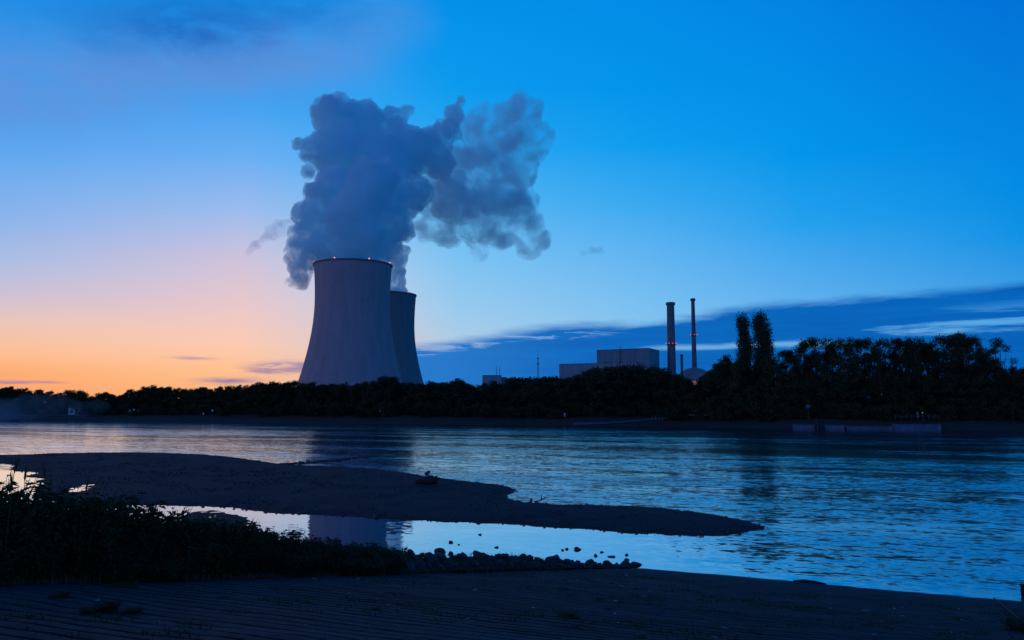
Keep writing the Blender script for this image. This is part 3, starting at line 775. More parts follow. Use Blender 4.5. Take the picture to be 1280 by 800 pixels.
def make_tree(name, H, Wd, seed, kind, mat, part=True):
    r = np.random.default_rng(seed); rr = random.Random(seed)
    root = empty(name, (0, 0, -500), cat='tree')
    t = MB(); cs, rs = [], []
    if kind == 'bushy':
        th = H * 0.55; lo = 0.12
    elif kind == 'tall':
        th = H * 0.7; lo = 0.36
    elif kind == 'sparse':
        th = H * 0.75; lo = 0.40
    else:
        th = H * 0.92; lo = 0.08
    lean = [(rr.uniform(-.03, .03) * H * i / 5, rr.uniform(-.03, .03) * H * i / 5, th * i / 5) for i in range(6)]
    r0 = H * 0.017 + 0.06
    t.tube(lean, [r0 * (1.25 - 0.2 * i) for i in range(6)], 8)
    if kind == 'poplar':
        n = 70
        for i in range(n):
            f = (i + 0.5) / n; z = H * (lo + (1 - lo) * f)
            env = Wd * 0.5 * min(1, (f + 0.05) * 4.5) * (1 - f) ** 0.17 * (1.0 + 0.12 * math.sin(f * 17 + seed))
            a = rr.uniform(0, 6.28); q = env * rr.uniform(0.2, 0.85)
            cs.append((math.cos(a) * q, math.sin(a) * q, z)); rs.append(env * rr.uniform(0.42, 0.7) + 0.3)
            if i % 2 == 0: t.tube([(0, 0, z * 0.9 - 1), (math.cos(a) * q, math.sin(a) * q, z)], [0.1, 0.03], 4)
        V, Fc = leaf_cloud(cs, rs, 130, 0.24, r, 1.5)
    else:
        n = {'bushy': 46, 'tall': 36, 'sparse': 26}[kind]
        for i in range(n):
            f = rr.random() ** 0.85; z = H * (lo + (0.97 - lo) * f)
            if kind == 'bushy': env = Wd * 0.5 * (0.78 + 0.3 * math.sin(f * 2.6)) * (1 - max(0, f - 0.55) ** 1.5 * 2.3)
            else: env = Wd * 0.5 * math.sin(math.pi * (0.16 + 0.72 * f)) * 1.02
            a = rr.uniform(0, 6.28); q = env * rr.uniform(0.25, 0.95)
            c = (math.cos(a) * q, math.sin(a) * q, z - q * 0.12)
            cs.append(c); rs.append(Wd * rr.uniform(0.07, 0.18) * (0.8 if kind == 'sparse' else 1))
            k = min(4, int(5 * max(0.1, (f * 0.6))))
            s0 = lean[k]
            if kind != 'bushy' or i % 3 == 0:
                mid = tuple(s0[j] * 0.5 + c[j] * 0.5 + rr.uniform(-.3, .3) for j in range(3))
                t.tube([s0, mid, c], [r0 * 0.4, r0 * 0.22, 0.03], 5)
        V, Fc = leaf_cloud(cs, rs, {'bushy': 84, 'tall': 84, 'sparse': 90}[kind], 0.25 if kind == 'bushy' else 0.21, r)
    t.build('trunk', M['bark'], root, smooth=True)
    mesh_obj('crown', V, Fc, mat, root)
    return root
def make_shrub(name, H, Wd, seed):
    r = np.random.default_rng(seed); rr = random.Random(seed); root = empty(name, (0, 0, -500), cat='shrub'); t = MB(); cs, rs = [], []
    for i in range(16):
        a = rr.uniform(0, 6.28); q = Wd * 0.5 * rr.uniform(0, 0.9); z = H * rr.uniform(0.15, 0.85)
        cs.append((math.cos(a) * q, math.sin(a) * q, z)); rs.append(Wd * 0.18 * rr.uniform(0.8, 1.3)); t.tube([(0, 0, -0.3), cs[-1]], [0.06, 0.02], 4)
    V, Fc = leaf_cloud(cs, rs, 120, 0.2, r)
    t.build('stem', M['bark'], root); mesh_obj('crown', V, Fc, M['leaf'], root); return root

bushy = [make_tree('leafy_tree', 12.0, 8.0 + (i % 3), 20 + i, 'bushy', M['leaf']) for i in range(7)]
tall = [make_tree('tall_tree', 23.0, 11.0 + (i % 3), 40 + i, 'tall', M['leaf']) for i in range(5)]
poplar = [make_tree('poplar_tree', 30.0, 7.2 + i * 0.7, 60 + i, 'poplar', M['leaf_poplar']) for i in range(2)]
sparse = [make_tree('sparse_tree', 22.0, 11.0, 70 + i, 'sparse', M['leaf']) for i in range(2)]
shrubs = [make_shrub('bank_shrub', 3.2, 5.0, 80 + i) for i in range(4)]
for t_ in bushy + tall + poplar + sparse + shrubs:
    t_['proto'] = 1
SKYL = [(-400, 480), (-100, 484), (0, 484), (20, 482), (40, 485), (60, 486), (80, 491), (100, 487), (120, 492), (140, 490), (160, 489), (190, 484), (205, 481), (220, 484), (240, 485), (260, 484), (280, 481), (300, 482), (320, 479),
        (345, 478), (370, 477), (400, 480), (430, 479), (450, 476), (470, 474), (490, 473), (510, 477), (530, 479), (550, 475), (570, 472), (585, 477), (600, 478), (615, 477), (640, 475), (660, 472), (680, 469), (700, 469),
        (720, 466), (740, 461), (760, 457), (780, 455), (800, 459), (815, 460), (830, 462), (843, 465), (853, 471), (866, 480), (876, 471), (890, 462), (902, 450), (912, 446), (925, 450), (965, 445), (975, 437), (990, 427),
        (1010, 419), (1050, 417), (1080, 419), (1110, 420), (1130, 417), (1150, 421), (1170, 419), (1190, 414), (1210, 414), (1222, 428), (1240, 450), (1260, 455), (1280, 462), (1400, 450), (1700, 440)]
SEG = [(-9999, 130, 'misty far end of the treeline, at the left picture edge'), (130, 372, 'treeline under the orange sky, left of the cooling towers'), (372, 530, 'treeline in front of the cooling towers'),
       (530, 695, 'treeline between the cooling towers and the boxy hall'), (695, 845, 'treeline in front of the boxy hall'), (845, 905, 'treeline below the dome'), (905, 985, 'treeline at the foot of the poplars'), (985, 9999, 'tall grove right of the poplars')]
def seg(px):
    for a, b, t in SEG:
        if a <= px < b: return t
used = set()
def plant(kind_list, px, off, top=None, scale=None, rz=None, wide=1.0, label=None, base_h=12.0, prefix='dark leafy tree', dz=-0.3, group=None):
    p = bank_pt(px, off)
    src = random.choice(kind_list)
    if scale is None:
        d = ray(px, top); z = CAMH + d.z * p.y / d.y; scale = max(0.25, (z - p.z) / base_h)
    lab = label or f'{prefix} in the {seg(px)}'
    grp = group or (None if label else f'{prefix}s, {seg(px)}')
    w = scale * wide
    rz = random.uniform(0, 6.28) if rz is None else rz
    loc_ = (p.x, p.y, p.z + dz)
    if src.name not in used:
        used.add(src.name); src.location = loc_; src.rotation_euler = (0, 0, rz); src.scale = (w, w, scale); tag(src, label=lab, group=grp); return src
    return dup(src, loc_, rz, (w, w, scale), label=lab, group=grp)
# front row of the long treeline
x = -60.0
while x < 905:
    top = interp(SKYL, x) + random.choice([random.uniform(-2.5, 1.5), random.uniform(0, 6)])
    plant(bushy, x, random.uniform(15, 22), top=top, wide=random.uniform(0.85, 1.25))
    x += random.uniform(8, 13)
# second row
x = -60.0
while x < 905:
    top = interp(SKYL, x) + random.uniform(0.0, 5.0)
    if not 858 < x < 872: plant(bushy, x, random.uniform(26, 36), top=top, wide=random.uniform(0.9, 1.3), prefix='dark rear tree')
    x += random.uniform(9, 13)
x = -60.0
while x < 530:
    plant(bushy, x, random.uniform(42, 52), top=interp(SKYL, x) + random.uniform(5, 10), wide=random.uniform(1.2, 1.6), prefix='low hidden tree'); x += random.uniform(11, 15)
# the grove at the right
x = 905.0
while x < 1330:
    top = interp(SKYL, x)
    wood = 970 < x < 1225
    if wood:
        plant(tall, x, random.uniform(18, 34), top=top + random.uniform(0, 5), wide=random.uniform(0.8, 1.05), base_h=23.0, prefix='tall broadleaf tree')
        x += random.uniform(9, 14)
    else:
        plant(bushy, x, random.uniform(16, 26), top=top + random.uniform(0, 8), wide=random.uniform(0.6, 0.8)); x += random.uniform(9, 14)
x = 905.0
while x < 1330:      # lower growth that closes the grove under the crowns
    plant(bushy, x, random.uniform(13, 19), top=random.uniform(462, 482), wide=random.uniform(0.8, 1.1), prefix='low dark tree'); x += random.uniform(13, 18)
x = 915.0
while x < 1235:
    plant(bushy, x, random.uniform(34, 44), top=random.uniform(462, 476), wide=random.uniform(0.8, 1.0), prefix='low rear tree'); x += random.uniform(16, 22)
plant([poplar[0]], 929.5, 24, top=397, base_h=30.0, wide=0.74, rz=0.6, label='narrower columnar poplar, left one of the pair beyond the river')
plant([poplar[1]], 951, 25, top=394.5, base_h=30.0, wide=0.9, rz=2.1, label='fuller columnar poplar, right one of the pair beyond the river')
plant([bushy[2]], 905, 22, top=443, wide=0.55, label='pointed tree just left of the poplar pair')
plant([sparse[0]], 1245, 20, top=421, base_h=22.0, wide=0.8, label='thin see-through tree at the right end of the grove')
plant([sparse[1]], 1218, 22, top=424, base_h=22.0, wide=0.7, label='thin tree with visible trunk at the edge of the grove')
# shrubs along the far water's edge
x = -50.0
while x < 1320:
    plant(shrubs, x, random.uniform(9, 14), scale=random.uniform(0.9, 1.5) * (0.85 if x < 250 else 1), prefix='low dark shrub'); x += random.uniform(9, 14)
for t_ in bushy + tall + poplar + sparse + shrubs:
    if t_.name not in used:
        for ch in list(t_.children): bpy.data.objects.remove(ch)
        bpy.data.objects.remove(t_)
    elif 'proto' in t_: del t_['proto']
for o in SC.objects:
    if 'proto' in o: del o['proto']

#@SMALL
# ------------------------------------------------------------------ small things on the far bank
def marker(px, py, off, w, h, label, tilt=0.0):
    p = bank_pt(px, off); z = at_d(px, py, p.y).z
    r_ = empty('marker_post', (p.x, p.y, p.z - 0.2), random.uniform(-.2, .2), label=label, cat='marker', group='pale markers on the far bank')
    top = z - p.z + 0.2
    MB().tube([(0, 0, 0), (0, 0, top + h / 2)], 0.06, 6).build('post', M['metal'], r_)
    MB().box((0, -0.1, top), (w, 0.06, h)).build('board', M['white'], r_)
marker(168, 513.5, 10.5, 0.5, 0.9, 'narrow pale marker board, left one of three on the far bank')
marker(173, 512, 11, 0.75, 0.5, 'wide pale marker board, middle one of three on the far bank')
marker(178, 513, 10.5, 0.5, 0.75, 'pale marker board, right one of three on the far bank')
marker(259, 517, 8.5, 0.35, 0.7, 'dim low marker left of a pair of pale boards')
marker(270, 513, 10.5, 0.65, 0.55, 'wider pale board of the pair left of the near cooling tower')
marker(280, 513.5, 10.5, 0.45, 0.95, 'tall narrow pale board of the pair left of the near cooling tower')
marker(477, 513.5, 10.5, 0.5, 0.6, 'single pale board on the bank below the near cooling tower')
marker(705, 518.5, 8.5, 0.5, 1.0, 'single pale board on the bank below the boxy hall')
marker(1259, 510, 10, 0.8, 0.35, 'dim flat board in the dark right of the grove')
# hut in the mist
hp = bank_pt(101, 12); hut = empty('river_hut', (hp.x, hp.y, hp.z - 0.2), R(12), label='small pale hut on the misty far bank at left', cat='hut')
MB().box((0, 0, 1.3), (4.2, 3.0, 2.6)).build('wall', M['white'], hut)
MB().add([(-2.5, -1.9, 2.6), (2.5, -1.9, 2.6), (2.5, 1.9, 2.6), (-2.5, 1.9, 2.6), (-2.5, 0, 3.7), (2.5, 0, 3.7)], [(0, 1, 5, 4), (2, 3, 4, 5), (0, 4, 3), (1, 2, 5), (3, 2, 1, 0)]).build('roof', M['metal'], hut)
MB().box((0.6, -1.53, 1.05), (0.9, 0.08, 2.1)).build('door', M['dark'], hut)
# quay walls
def quay(px0, px1, off, z0, z1, label):
    a, b = bank_pt(px0, off), bank_pt(px1, off)
    r_ = empty('quay_wall', (a.x, a.y, 0), math.atan2(b.y - a.y, b.x - a.x), label=label, cat='wall', group='pale quay walls on the far bank'); L = (b - a).to_2d().length
    MB().box((L / 2, 1.0, (z0 + z1) / 2), (L, 2.0, z1 - z0)).build('wall_face', M['concrete'], r_)
    MB().box((L / 2, 1.0, z1 + 0.09), (L + 0.3, 2.3, 0.18)).build('coping', M['concrete'], r_)
    return r_
quay(986, 1013, -0.6, -1, 1.0, 'short pale quay wall left of the dark mooring pile')
quay(1026, 1050, -0.6, -1, 1.0, 'short pale quay wall just right of the dark mooring pile')
quay(1112, 1169, -0.6, -1, 1.3, 'longest and highest pale quay wall, below a railing')
quay(1052, 1110, 0.2, -1, 0.7, 'low dim quay wall between the two paler ones')
mp = bank_pt(1019, -2.0); mo = empty('mooring_pile', (mp.x, mp.y, -1.5), label='dark mooring pile standing in the water between quay walls', cat='pile')
for k, (a, b) in enumerate(((-0.45, 0), (0.45, 0.1), (0, 0.6))): MB().tube([(a, b, 0), (a * 0.7, b * 0.7, 4.2)], 0.34, 10).build('pile_post', M['dark'], mo)
MB().box((0, 0.2, 3.9), (1.5, 1.2, 0.35)).build('cap_beam', M['dark'], mo)
# railings
def railing(px0, px1, py, off, n, hh, label, mat='white'):
    a, b = bank_pt(px0, off), bank_pt(px1, off); zt = at_d((px0 + px1) / 2, py, (a.y + b.y) / 2).z
    zg = zt - hh
    r_ = empty('railing', (a.x, a.y, zg), math.atan2(b.y - a.y, b.x - a.x), label=label, cat='railing'); L = (b - a).to_2d().length
    for z, nm in ((hh, 'top_rail'), (hh * 0.5, 'middle_rail')): MB().tube([(0, 0, z), (L, 0, z)], 0.03, 6).build(nm, M[mat], r_)
    for k in range(n): MB().tube([(L * k / (n - 1), 0, -0.4), (L * k / (n - 1), 0, hh)], 0.035, 6).build('post', M[mat], r_)
railing(1113, 1168, 518.8, 6, 9, 0.95, 'thin pale railing above the longest quay wall', 'rail')
for k, px in enumerate((813, 817.5, 822, 826)):
    p = bank_pt(px, 7); z = at_d(px, 519, p.y).z
    o = MB().tube([(0, 0, -0.5), (0, 0, z - p.z)], [0.11, 0.09], 8).build('bollard_post', M['rail']); o.location = p
    tag(o, label='short pale post in the row of four below the thick stack', cat='post', group='four pale posts on the far bank')
rp = bank_pt(1141, 6.6); o = MB().lathe([(0.02, 0), (0.28, 0), (0.3, 1.3), (0.24, 1.5), (0.02, 1.55)], 12).build('control_post', M['rail']); o.location = (rp.x, rp.y, at_d(1141, 522, rp.y).z); tag(o, label='stubby white post beside the railing over the quay', cat='post')
lp = bank_pt(1147, 7.5); lam = empty('quay_lamp', (lp.x, lp.y, lp.z), label='tiny yellow lamp on a pole above the longest quay wall', cat='lamp'); lz = at_d(1147, 516.5, lp.y).z - lp.z
MB().tube([(0, 0, -0.3), (0, 0, lz)], 0.05, 6).build('pole', M['metal'], lam)
M['yellow'] = glow('yellow_lamp', (1.0, 0.7, 0.35, 1), 0.25)
MB().lathe([(0.02, 0), (0.14, 0.02), (0.16, 0.2), (0.02, 0.3)], 8, c=(0, 0, lz)).build('lamp_head', M['yellow'], lam)
# guard rail strip and sign
a, b = bank_pt(847, 9), bank_pt(895, 9); zt = at_d(870, 518.8, (a.y + b.y) / 2).z
gr = empty('guard_rail', (a.x, a.y, zt - 0.8), math.atan2(b.y - a.y, b.x - a.x), label='long pale guard rail on the far bank below the dome', cat='guard rail'); L = (b - a).to_2d().length
MB().box((L / 2, 0, 0.8), (L, 0.08, 0.30)).build('beam', M['rail'], gr)
for k in range(6): MB().box((L * k / 5, 0.12, 0.2), (0.14, 0.14, 1.5)).build('post', M['metal'], gr)
sp = bank_pt(1006, 9); sg = empty('river_sign', (sp.x, sp.y, sp.z), label='dim rectangular board among the trees above the quay', cat='sign'); sz = at_d(1006, 508, sp.y).z - sp.z
MB().box((0, 0, sz), (1.25, 0.06, 0.95)).build('board', M['concrete'], sg); MB().tube([(0, 0.06, -0.3), (0, 0.06, sz)], 0.06, 6).build('post', M['metal'], sg)
# the far slipway, a pale curved track up the bank
pts = [(716, 0.4, 2.2), (735, 0.9, 3.0), (755, 1.7, 2.6), (775, 3.2, 2.2), (795, 5.0, 2.0), (815, 6.8, 1.9), (835, 8.2, 1.8)]
vv, ff = [], []
fine_pts = []
for i in range(len(pts) - 1):
    for k in range(8):
        t = k / 8; fine_pts.append(tuple(pts[i][j] * (1 - t) + pts[i + 1][j] * t for j in range(3)))
for i, (px, off, wd) in enumerate(fine_pts):
    for o_ in (0, 0.33, 0.66, 1.0):
        p = bank_pt(px, off + wd * o_); vv.append((p.x, p.y, p.z + 0.28))
for i in range(len(fine_pts) - 1):
    for k in range(3): ff.append((i * 4 + k, (i + 1) * 4 + k, (i + 1) * 4 + k + 1, i * 4 + k + 1))
mesh_obj('slipway_track', vv, ff, M['concrete'], smooth=True)['kind'] = 'structure'

# ------------------------------------------------------------------ mist over the river at the left
def mist(name, puffs, dens, label):
    bm = bmesh.new()
    for (c, r3) in puffs:
        bmesh.ops.create_icosphere(bm, subdivisions=3, radius=1.0, matrix=Matrix.Translation(c) @ Matrix.Diagonal((r3[0], r3[1], r3[2], 1)))
    me = bpy.data.meshes.new(name); bm.to_mesh(me); bm.free()
    me.materials.append(steam_mat(name + '_vapour', dens, 0.09, 0.3, 0.62)); o = bpy.data.objects.new(name, me); COL.objects.link(o)
    md = o.modifiers.new('merge', 'REMESH'); md.mode = 'VOXEL'; md.voxel_size = 1.2
    tx = bpy.data.textures.new('mist_clouds', 'CLOUDS'); tx.noise_scale = 6; tx.noise_depth = 3
    dm = o.modifiers.new('billow', 'DISPLACE'); dm.texture = tx; dm.texture_coords = 'GLOBAL'; dm.strength = 4
    md = o.modifiers.new('merge_again', 'REMESH'); md.mode = 'VOXEL'; md.voxel_size = 1.2
    return tag(o, label=label, cat='mist', kind='stuff')
pf = []
for px, py, r3 in [(-30, 515, (18, 10, 5)), (5, 512, (14, 9, 4.5)), (35, 514, (13, 9, 4)), (62, 508, (8, 6, 4.5)), (88, 508, (7, 5, 4)), (75, 498, (5, 4, 3)), (110, 511, (6, 5, 2.8)), (48, 502, (6, 5, 3)), (130, 508, (4, 4, 2.5))]:
    p = bank_pt(px, -1); pf.append((Vector((p.x, p.y, max(1.4, at_d(px, py, p.y).z))), r3))
mist('river_mist', pf, 0.012, 'pale mist lying over the water at the left')

# ------------------------------------------------------------------ stones
def make_rock(seed, sub=3):
    bm = bmesh.new(); bmesh.ops.create_icosphere(bm, subdivisions=sub, radius=1.0); r = random.Random(seed)
    planes = [(Vector((r.gauss(0, 1), r.gauss(0, 1), r.gauss(0, 1))).normalized(), r.uniform(0.42, 0.78)) for _ in range(8)]
    for v in bm.verts:
        p = v.co.copy()
        for n, d in planes:
            e = p.dot(n) - d
            if e > 0: p -= n * e * 0.92
        p *= 1 + 0.05 * mnoise.fractal(p * 2.2 + Vector((seed, 0, 0)), 1, 2, 3)
        v.co = p
    me = bpy.data.meshes.new('riprap_stone'); bm.to_mesh(me); bm.free(); me.materials.append(M['rock']); return me
rocks = [make_rock(i) for i in range(9)]
def rock(p, size, label, group=None, name='riprap_stone', sc=(1, 1, 0.8)):
    o = bpy.data.objects.new(name, random.choice(rocks)); COL.objects.link(o); o.location = p
    o.rotation_euler = (random.uniform(-.4, .4), random.uniform(-.4, .4), random.uniform(0, 6.28))
    o.scale = tuple(size * k * random.uniform(0.8, 1.2) for k in sc)
    return tag(o, label=label, cat='stone', group=group)
random.seed(5)
cnt = 0
for s in np.arange(-0.8, 16.5, 0.40):
    zE = max(ramp_z(s), 0)
    umax = 1.2 + zE * 1.9
    u = random.uniform(0.05, 0.3)
    while u < umax:
        z = near_bank_z(s, u) + 0.05
        if z > -0.35 and not (s > 9.5 and random.random() < 0.3):
            sz = random.choice([random.uniform(0.08, 0.14), random.uniform(0.1, 0.17), random.uniform(0.14, 0.24)])
            ss = s + random.uniform(-.2, .2); x, y = ramp_pt(ss, edge_q(ss) - u - sz * 0.4)
            where = 'tip of the stone heap by the open water' if s < 3.2 else ('middle of the stone heap between ramp and pond' if s < 9 else 'upper stone heap beside the weeds')
            rock((x, y, z + sz * 0.25), sz, f'dark rough stone in the {where}', f'stones, {where}'); cnt += 1
        u += random.uniform(0.32, 0.6)
for px, py, sz, lab in [(563.5, 678, 0.30, 'larger angular stone in the pond off the stone heap'), (573.5, 681, 0.14, 'pebble-sized stone beside the larger angular pond stone'), (600.5, 668.5, 0.24, 'lone flat stone farthest out in the pond'),
                        (703, 688, 0.22, 'left stone of a close pair in the shallow water'), (709, 686.5, 0.24, 'stone touching the boxy stone in the shallows'), (722, 687, 0.36, 'boxy stone standing clear of the shallow water'),
                        (752, 690.5, 0.2, 'small round stone alone in the shallows'), (783, 694, 0.24, 'flat stone at the very tip of the heap'), (783, 700, 0.26, 'dark stone at the ramp edge below the flat tip stone'), (620, 684.5, 0.2, 'low stone close in front of the heap'),
                        (764, 696, 0.36, 'broad stone near the tip of the heap'), (745, 695, 0.3, 'stone beside the broad one near the heap tip')]:
    p = at_z(px, py, 0.0); sz *= 0.45; rock((p.x, p.y, sz * -0.05), sz, lab, name='water_stone', sc=(1.25, 1.1, 0.7))
# pebbles strewn over the gravel bar: uncountable
r = random.Random(8); V, Fc = [], []
xs = [p[0] for p in barpoly]; ys = [p[1] for p in barpoly]
cand = [(r.uniform(-75, max(xs)), r.uniform(min(ys), max(ys))) for _ in range(26000)]
dd = poly_sdf(cand, barpoly)
for (x, y), d in zip(cand, dd):
    if d < -0.25 or (d > 1.5 and mnoise.noise((x * 0.3, y * 0.3, 2)) < -0.05): continue
    z = 0.34 * (1 - math.exp(-d / 3.0)) if d > 0 else 0.0
    w = r.choice([0.04, 0.05, 0.06, 0.09]) * r.uniform(0.7, 1.5); h = w * r.uniform(0.5, 0.9); a = r.uniform(0, 6.28); k = len(V)
    V += [(x + math.cos(a + i * 1.571) * w * r.uniform(.7, 1.2), y + math.sin(a + i * 1.571) * w * r.uniform(.7, 1.2), z + h * .25) for i in range(4)] + [(x + r.uniform(-.3, .3) * w, y + r.uniform(-.3, .3) * w, z + h), (x, y, z - h)]
    Fc += [(k + i, k + (i + 1) % 4, k + 4) for i in range(4)] + [(k + (i + 1) % 4, k + i, k + 5) for i in range(4)]
tag(mesh_obj('bar_pebbles', V, Fc, M['rock']), label='dark pebbles strewn over the gravel bar', cat='gravel', kind='stuff')
# stones of the half drowned row off the gravel bar
for i in range(46):
    t = i / 45; px = 352 + t * 118 + random.uniform(-1, 1); py = 581.5 - 11.0 * t ** 1.15 + random.uniform(-.5, .5)
    p = at_z(px, py); rock((p.x, p.y, 0.0), random.uniform(0.22, 0.42), 'half-drowned stone in the row running off the gravel bar', 'half-drowned row of stones', name='groyne_stone', sc=(1.2, 1.2, 0.6))
p = at_z(533, 606, 0.3)
lg = empty('driftwood_stump', (p.x, p.y, bar_z(p.x, p.y)), R(20), label='dark driftwood stump lying on the gravel bar', cat='driftwood')
MB().tube([(-0.95, 0, 0.22), (-0.5, 0.03, 0.3), (0.0, 0, 0.36), (0.45, -.05, 0.38), (0.8, 0, 0.34)], [0.14, 0.22, 0.33, 0.40, 0.26], 12).build('log', M['wood'], lg, smooth=True)
rt = MB()
for k in range(9):
    a = random.uniform(0, 6.28); rt.tube([(0.6, 0, 0.36), (0.8, math.cos(a) * 0.28, 0.36 + math.sin(a) * 0.25), (0.95, math.cos(a) * 0.45, max(0.05, 0.36 + math.sin(a) * 0.36))], [0.12, 0.08, 0.03], 6)
rt.build('roots', M['wood'], lg); MB().tube([(-0.3, 0, 0.4), (-0.7, -0.3, 0.5), (-1.1, -0.5, 0.3)], [0.08, 0.05, 0.02], 6).build('branch', M['wood'], lg)
p = at_z(534, 592.5); rock((p.x, p.y, 0.12), 0.28, 'small stone on the far edge of the gravel bar above the stump', name='bar_stone')
p = at_z(664, 628.5); rock((p.x, p.y, 0.12), 0.16, 'small upright stone in the notch of the gravel bar', name='bar_stone', sc=(0.8, 0.8, 1.5))
p = at_z(675, 627.5); tw = MB().tube([(-0.4, 0, 0), (0, 0, 0.1), (0.3, 0, 0.25), (0.55, 0, 0.3)], [0.05, 0.05, 0.04, 0.02], 6).tube([(0.1, 0, 0.12), (0.12, 0, 0.4), (0.05, 0, 0.6)], [0.04, 0.03, 0.01], 6).tube([(0.3, 0, 0.24), (0.42, 0, 0.45)], [0.03, 0.01], 6).build('driftwood_twig', M['wood']); tw.location = (p.x, p.y, 0.0)
tag(tw, label='forked twig sticking out of the water in the notch of the bar', cat='driftwood')
for px, py, s_ in [(192, 590, 0.3), (640, 642, 0.18), (470, 642, 0.2), (880, 652, 0.15)]:
    p = at_z(px, py, 0.25); rock((p.x, p.y, bar_z(p.x, p.y) + 0.05), s_, {192: 'flat dark stone on the left of the gravel bar', 640: 'tiny stone low on the middle of the gravel bar', 470: 'small stone at the pond side of the gravel bar', 880: 'tiny stone near the tip of the gravel bar'}[px], name='bar_stone', sc=(1.2, 1, 0.5))
p = at_z(1012, 730, 0.05); dw = MB().tube([(-0.6, 0, 0.03), (-0.2, 0.05, 0.05), (0.25, 0, 0.05), (0.6, 0.04, 0.02)], [0.03, 0.07, 0.06, 0.02], 8).build('driftwood_log', M['wood']); dw.location = (p.x, p.y, 0.08); dw.rotation_euler = (0, 0, R(-24))
tag(dw, label='short dark log washed up at the ramp waterline', cat='driftwood')

# ------------------------------------------------------------------ weeds on the near bank
def blades(n, area, h, w, r, bend=0.4):
    V, Fc = [], []
    for i in range(n):
        x, y = area(i); a = r.uniform(0, 6.28); hh = h * r.uniform(0.5, 1.2); b = bend * r.uniform(0.2, 1) * hh; ca, sa = math.cos(a), math.sin(a); ww = w * r.uniform(0.7, 1.3)
        k = len(V); px, py = -sa * ww, ca * ww
        V += [(x - px, y - py, -0.03), (x + px, y + py, -0.03), (x + ca * b * .35 + px * .7, y + sa * b * .35 + py * .7, hh * .6), (x + ca * b * .35 - px * .7, y + sa * b * .35 - py * .7, hh * .6), (x + ca * b, y + sa * b, hh * (0.95 - 0.2 * r.random()))]
        Fc += [(k, k + 1, k + 2, k + 3), (k + 3, k + 2, k + 4)]
    return V, Fc
def make_weed(seed, H, W_, nst, leaf):
    r = random.Random(seed); rn = np.random.default_rng(seed)
    root = empty('tall_weed', (0, 0, -500), cat='weed'); st = MB(); V, Fc = [], []
    for i in range(nst):
        a = r.uniform(0, 6.28); q = W_ * 0.5 * math.sqrt(r.random()) * 0.8; hh = H * r.uniform(0.55, 1.0); ln = r.uniform(0, .55) * hh
        x0, y0 = math.cos(a) * q, math.sin(a) * q; x1, y1 = x0 + math.cos(a) * ln, y0 + math.sin(a) * ln
        st.tube([(x0, y0, -0.1), ((x0 + x1) / 2, (y0 + y1) / 2, hh * .55), (x1, y1, hh)], [0.011, 0.008, 0.003], 4)
        nl = int(hh / 0.045)
        for j in range(nl):
            f = 0.1 + 0.88 * j / nl; cx, cy_, cz = x0 + (x1 - x0) * f, y0 + (y1 - y0) * f, hh * f
            b = r.uniform(0, 6.28); L_ = leaf * (1.1 - 0.35 * f) * r.uniform(0.7, 1.3) ; w_ = L_ * 0.22; dr = r.uniform(-.5, .25)
            ex, ey, ez = math.cos(b) * L_, math.sin(b) * L_, dr * L_; sx, sy = -math.sin(b) * w_, math.cos(b) * w_
            k = len(V); V += [(cx, cy_, cz), (cx + ex * .45 + sx, cy_ + ey * .45 + sy, cz + ez * .3 + .02), (cx + ex, cy_ + ey, cz + ez), (cx + ex * .45 - sx, cy_ + ey * .45 - sy, cz + ez * .3 + .02)]; Fc.append((k, k + 1, k + 2, k + 3))
    st.build('stems', M['leaf_weed'], root); mesh_obj('leaves', V, Fc, M['leaf_weed'], root)
    return root
weeds = [make_weed(100 + i, 1.0, 1.3, 58, 0.19) for i in range(6)]
WSK = [(-300, 560), (-60, 588), (0, 597), (20, 600), (40, 604), (60, 602), (100, 607), (130, 619), (150, 629), (200, 638), (250, 645), (290, 651), (330, 659), (360, 665), (400, 669), (440, 674), (480, 678), (500, 690), (520, 706)]
random.seed(23)
wused = set()
n_w = 0
for s in np.arange(8.0, 30.0, 0.62):
    u = 0.3
    while u < 8.5:
        ss = s + random.uniform(-.35, .35); uu = u + random.uniform(-.3, .3); p = bank_local(ss, max(0.2, uu))
        px, py = proj(p)
        if -60 < px < 515 and p.z > -0.05:
            d = ray(px, interp(WSK, px) + random.uniform(0, 12)); zt = CAMH + d.z * p.y / d.y
            h = min(zt - p.z, 2.1)
            if uu < 0.9: h = min(h, 0.3 + uu * 0.9)
            if h > 0.22:
                src = random.choice(weeds); sc = (max(0.7, h * 0.75),) * 2 + (h,)
                wh = 'tall weeds at the left picture edge' if px < 110 else ('weed bank before the pond' if px < 300 else 'low weeds next to the stone heap')
                rowt = 'front' if uu < 2.2 else 'rear'
                lab = f'dark weed clump, {rowt} row of the {wh}'
                if src.name not in wused:
                    wused.add(src.name); src.location = p; src.scale = sc; tag(src, label=lab, group=f'{rowt} weeds, {wh}')
                else: dup(src, p, random.uniform(0, 6.28), sc, label=lab, group=f'{rowt} weeds, {wh}')
                n_w += 1
        u += random.uniform(0.6, 0.95)
print('weeds', n_w, 'rocks', cnt)
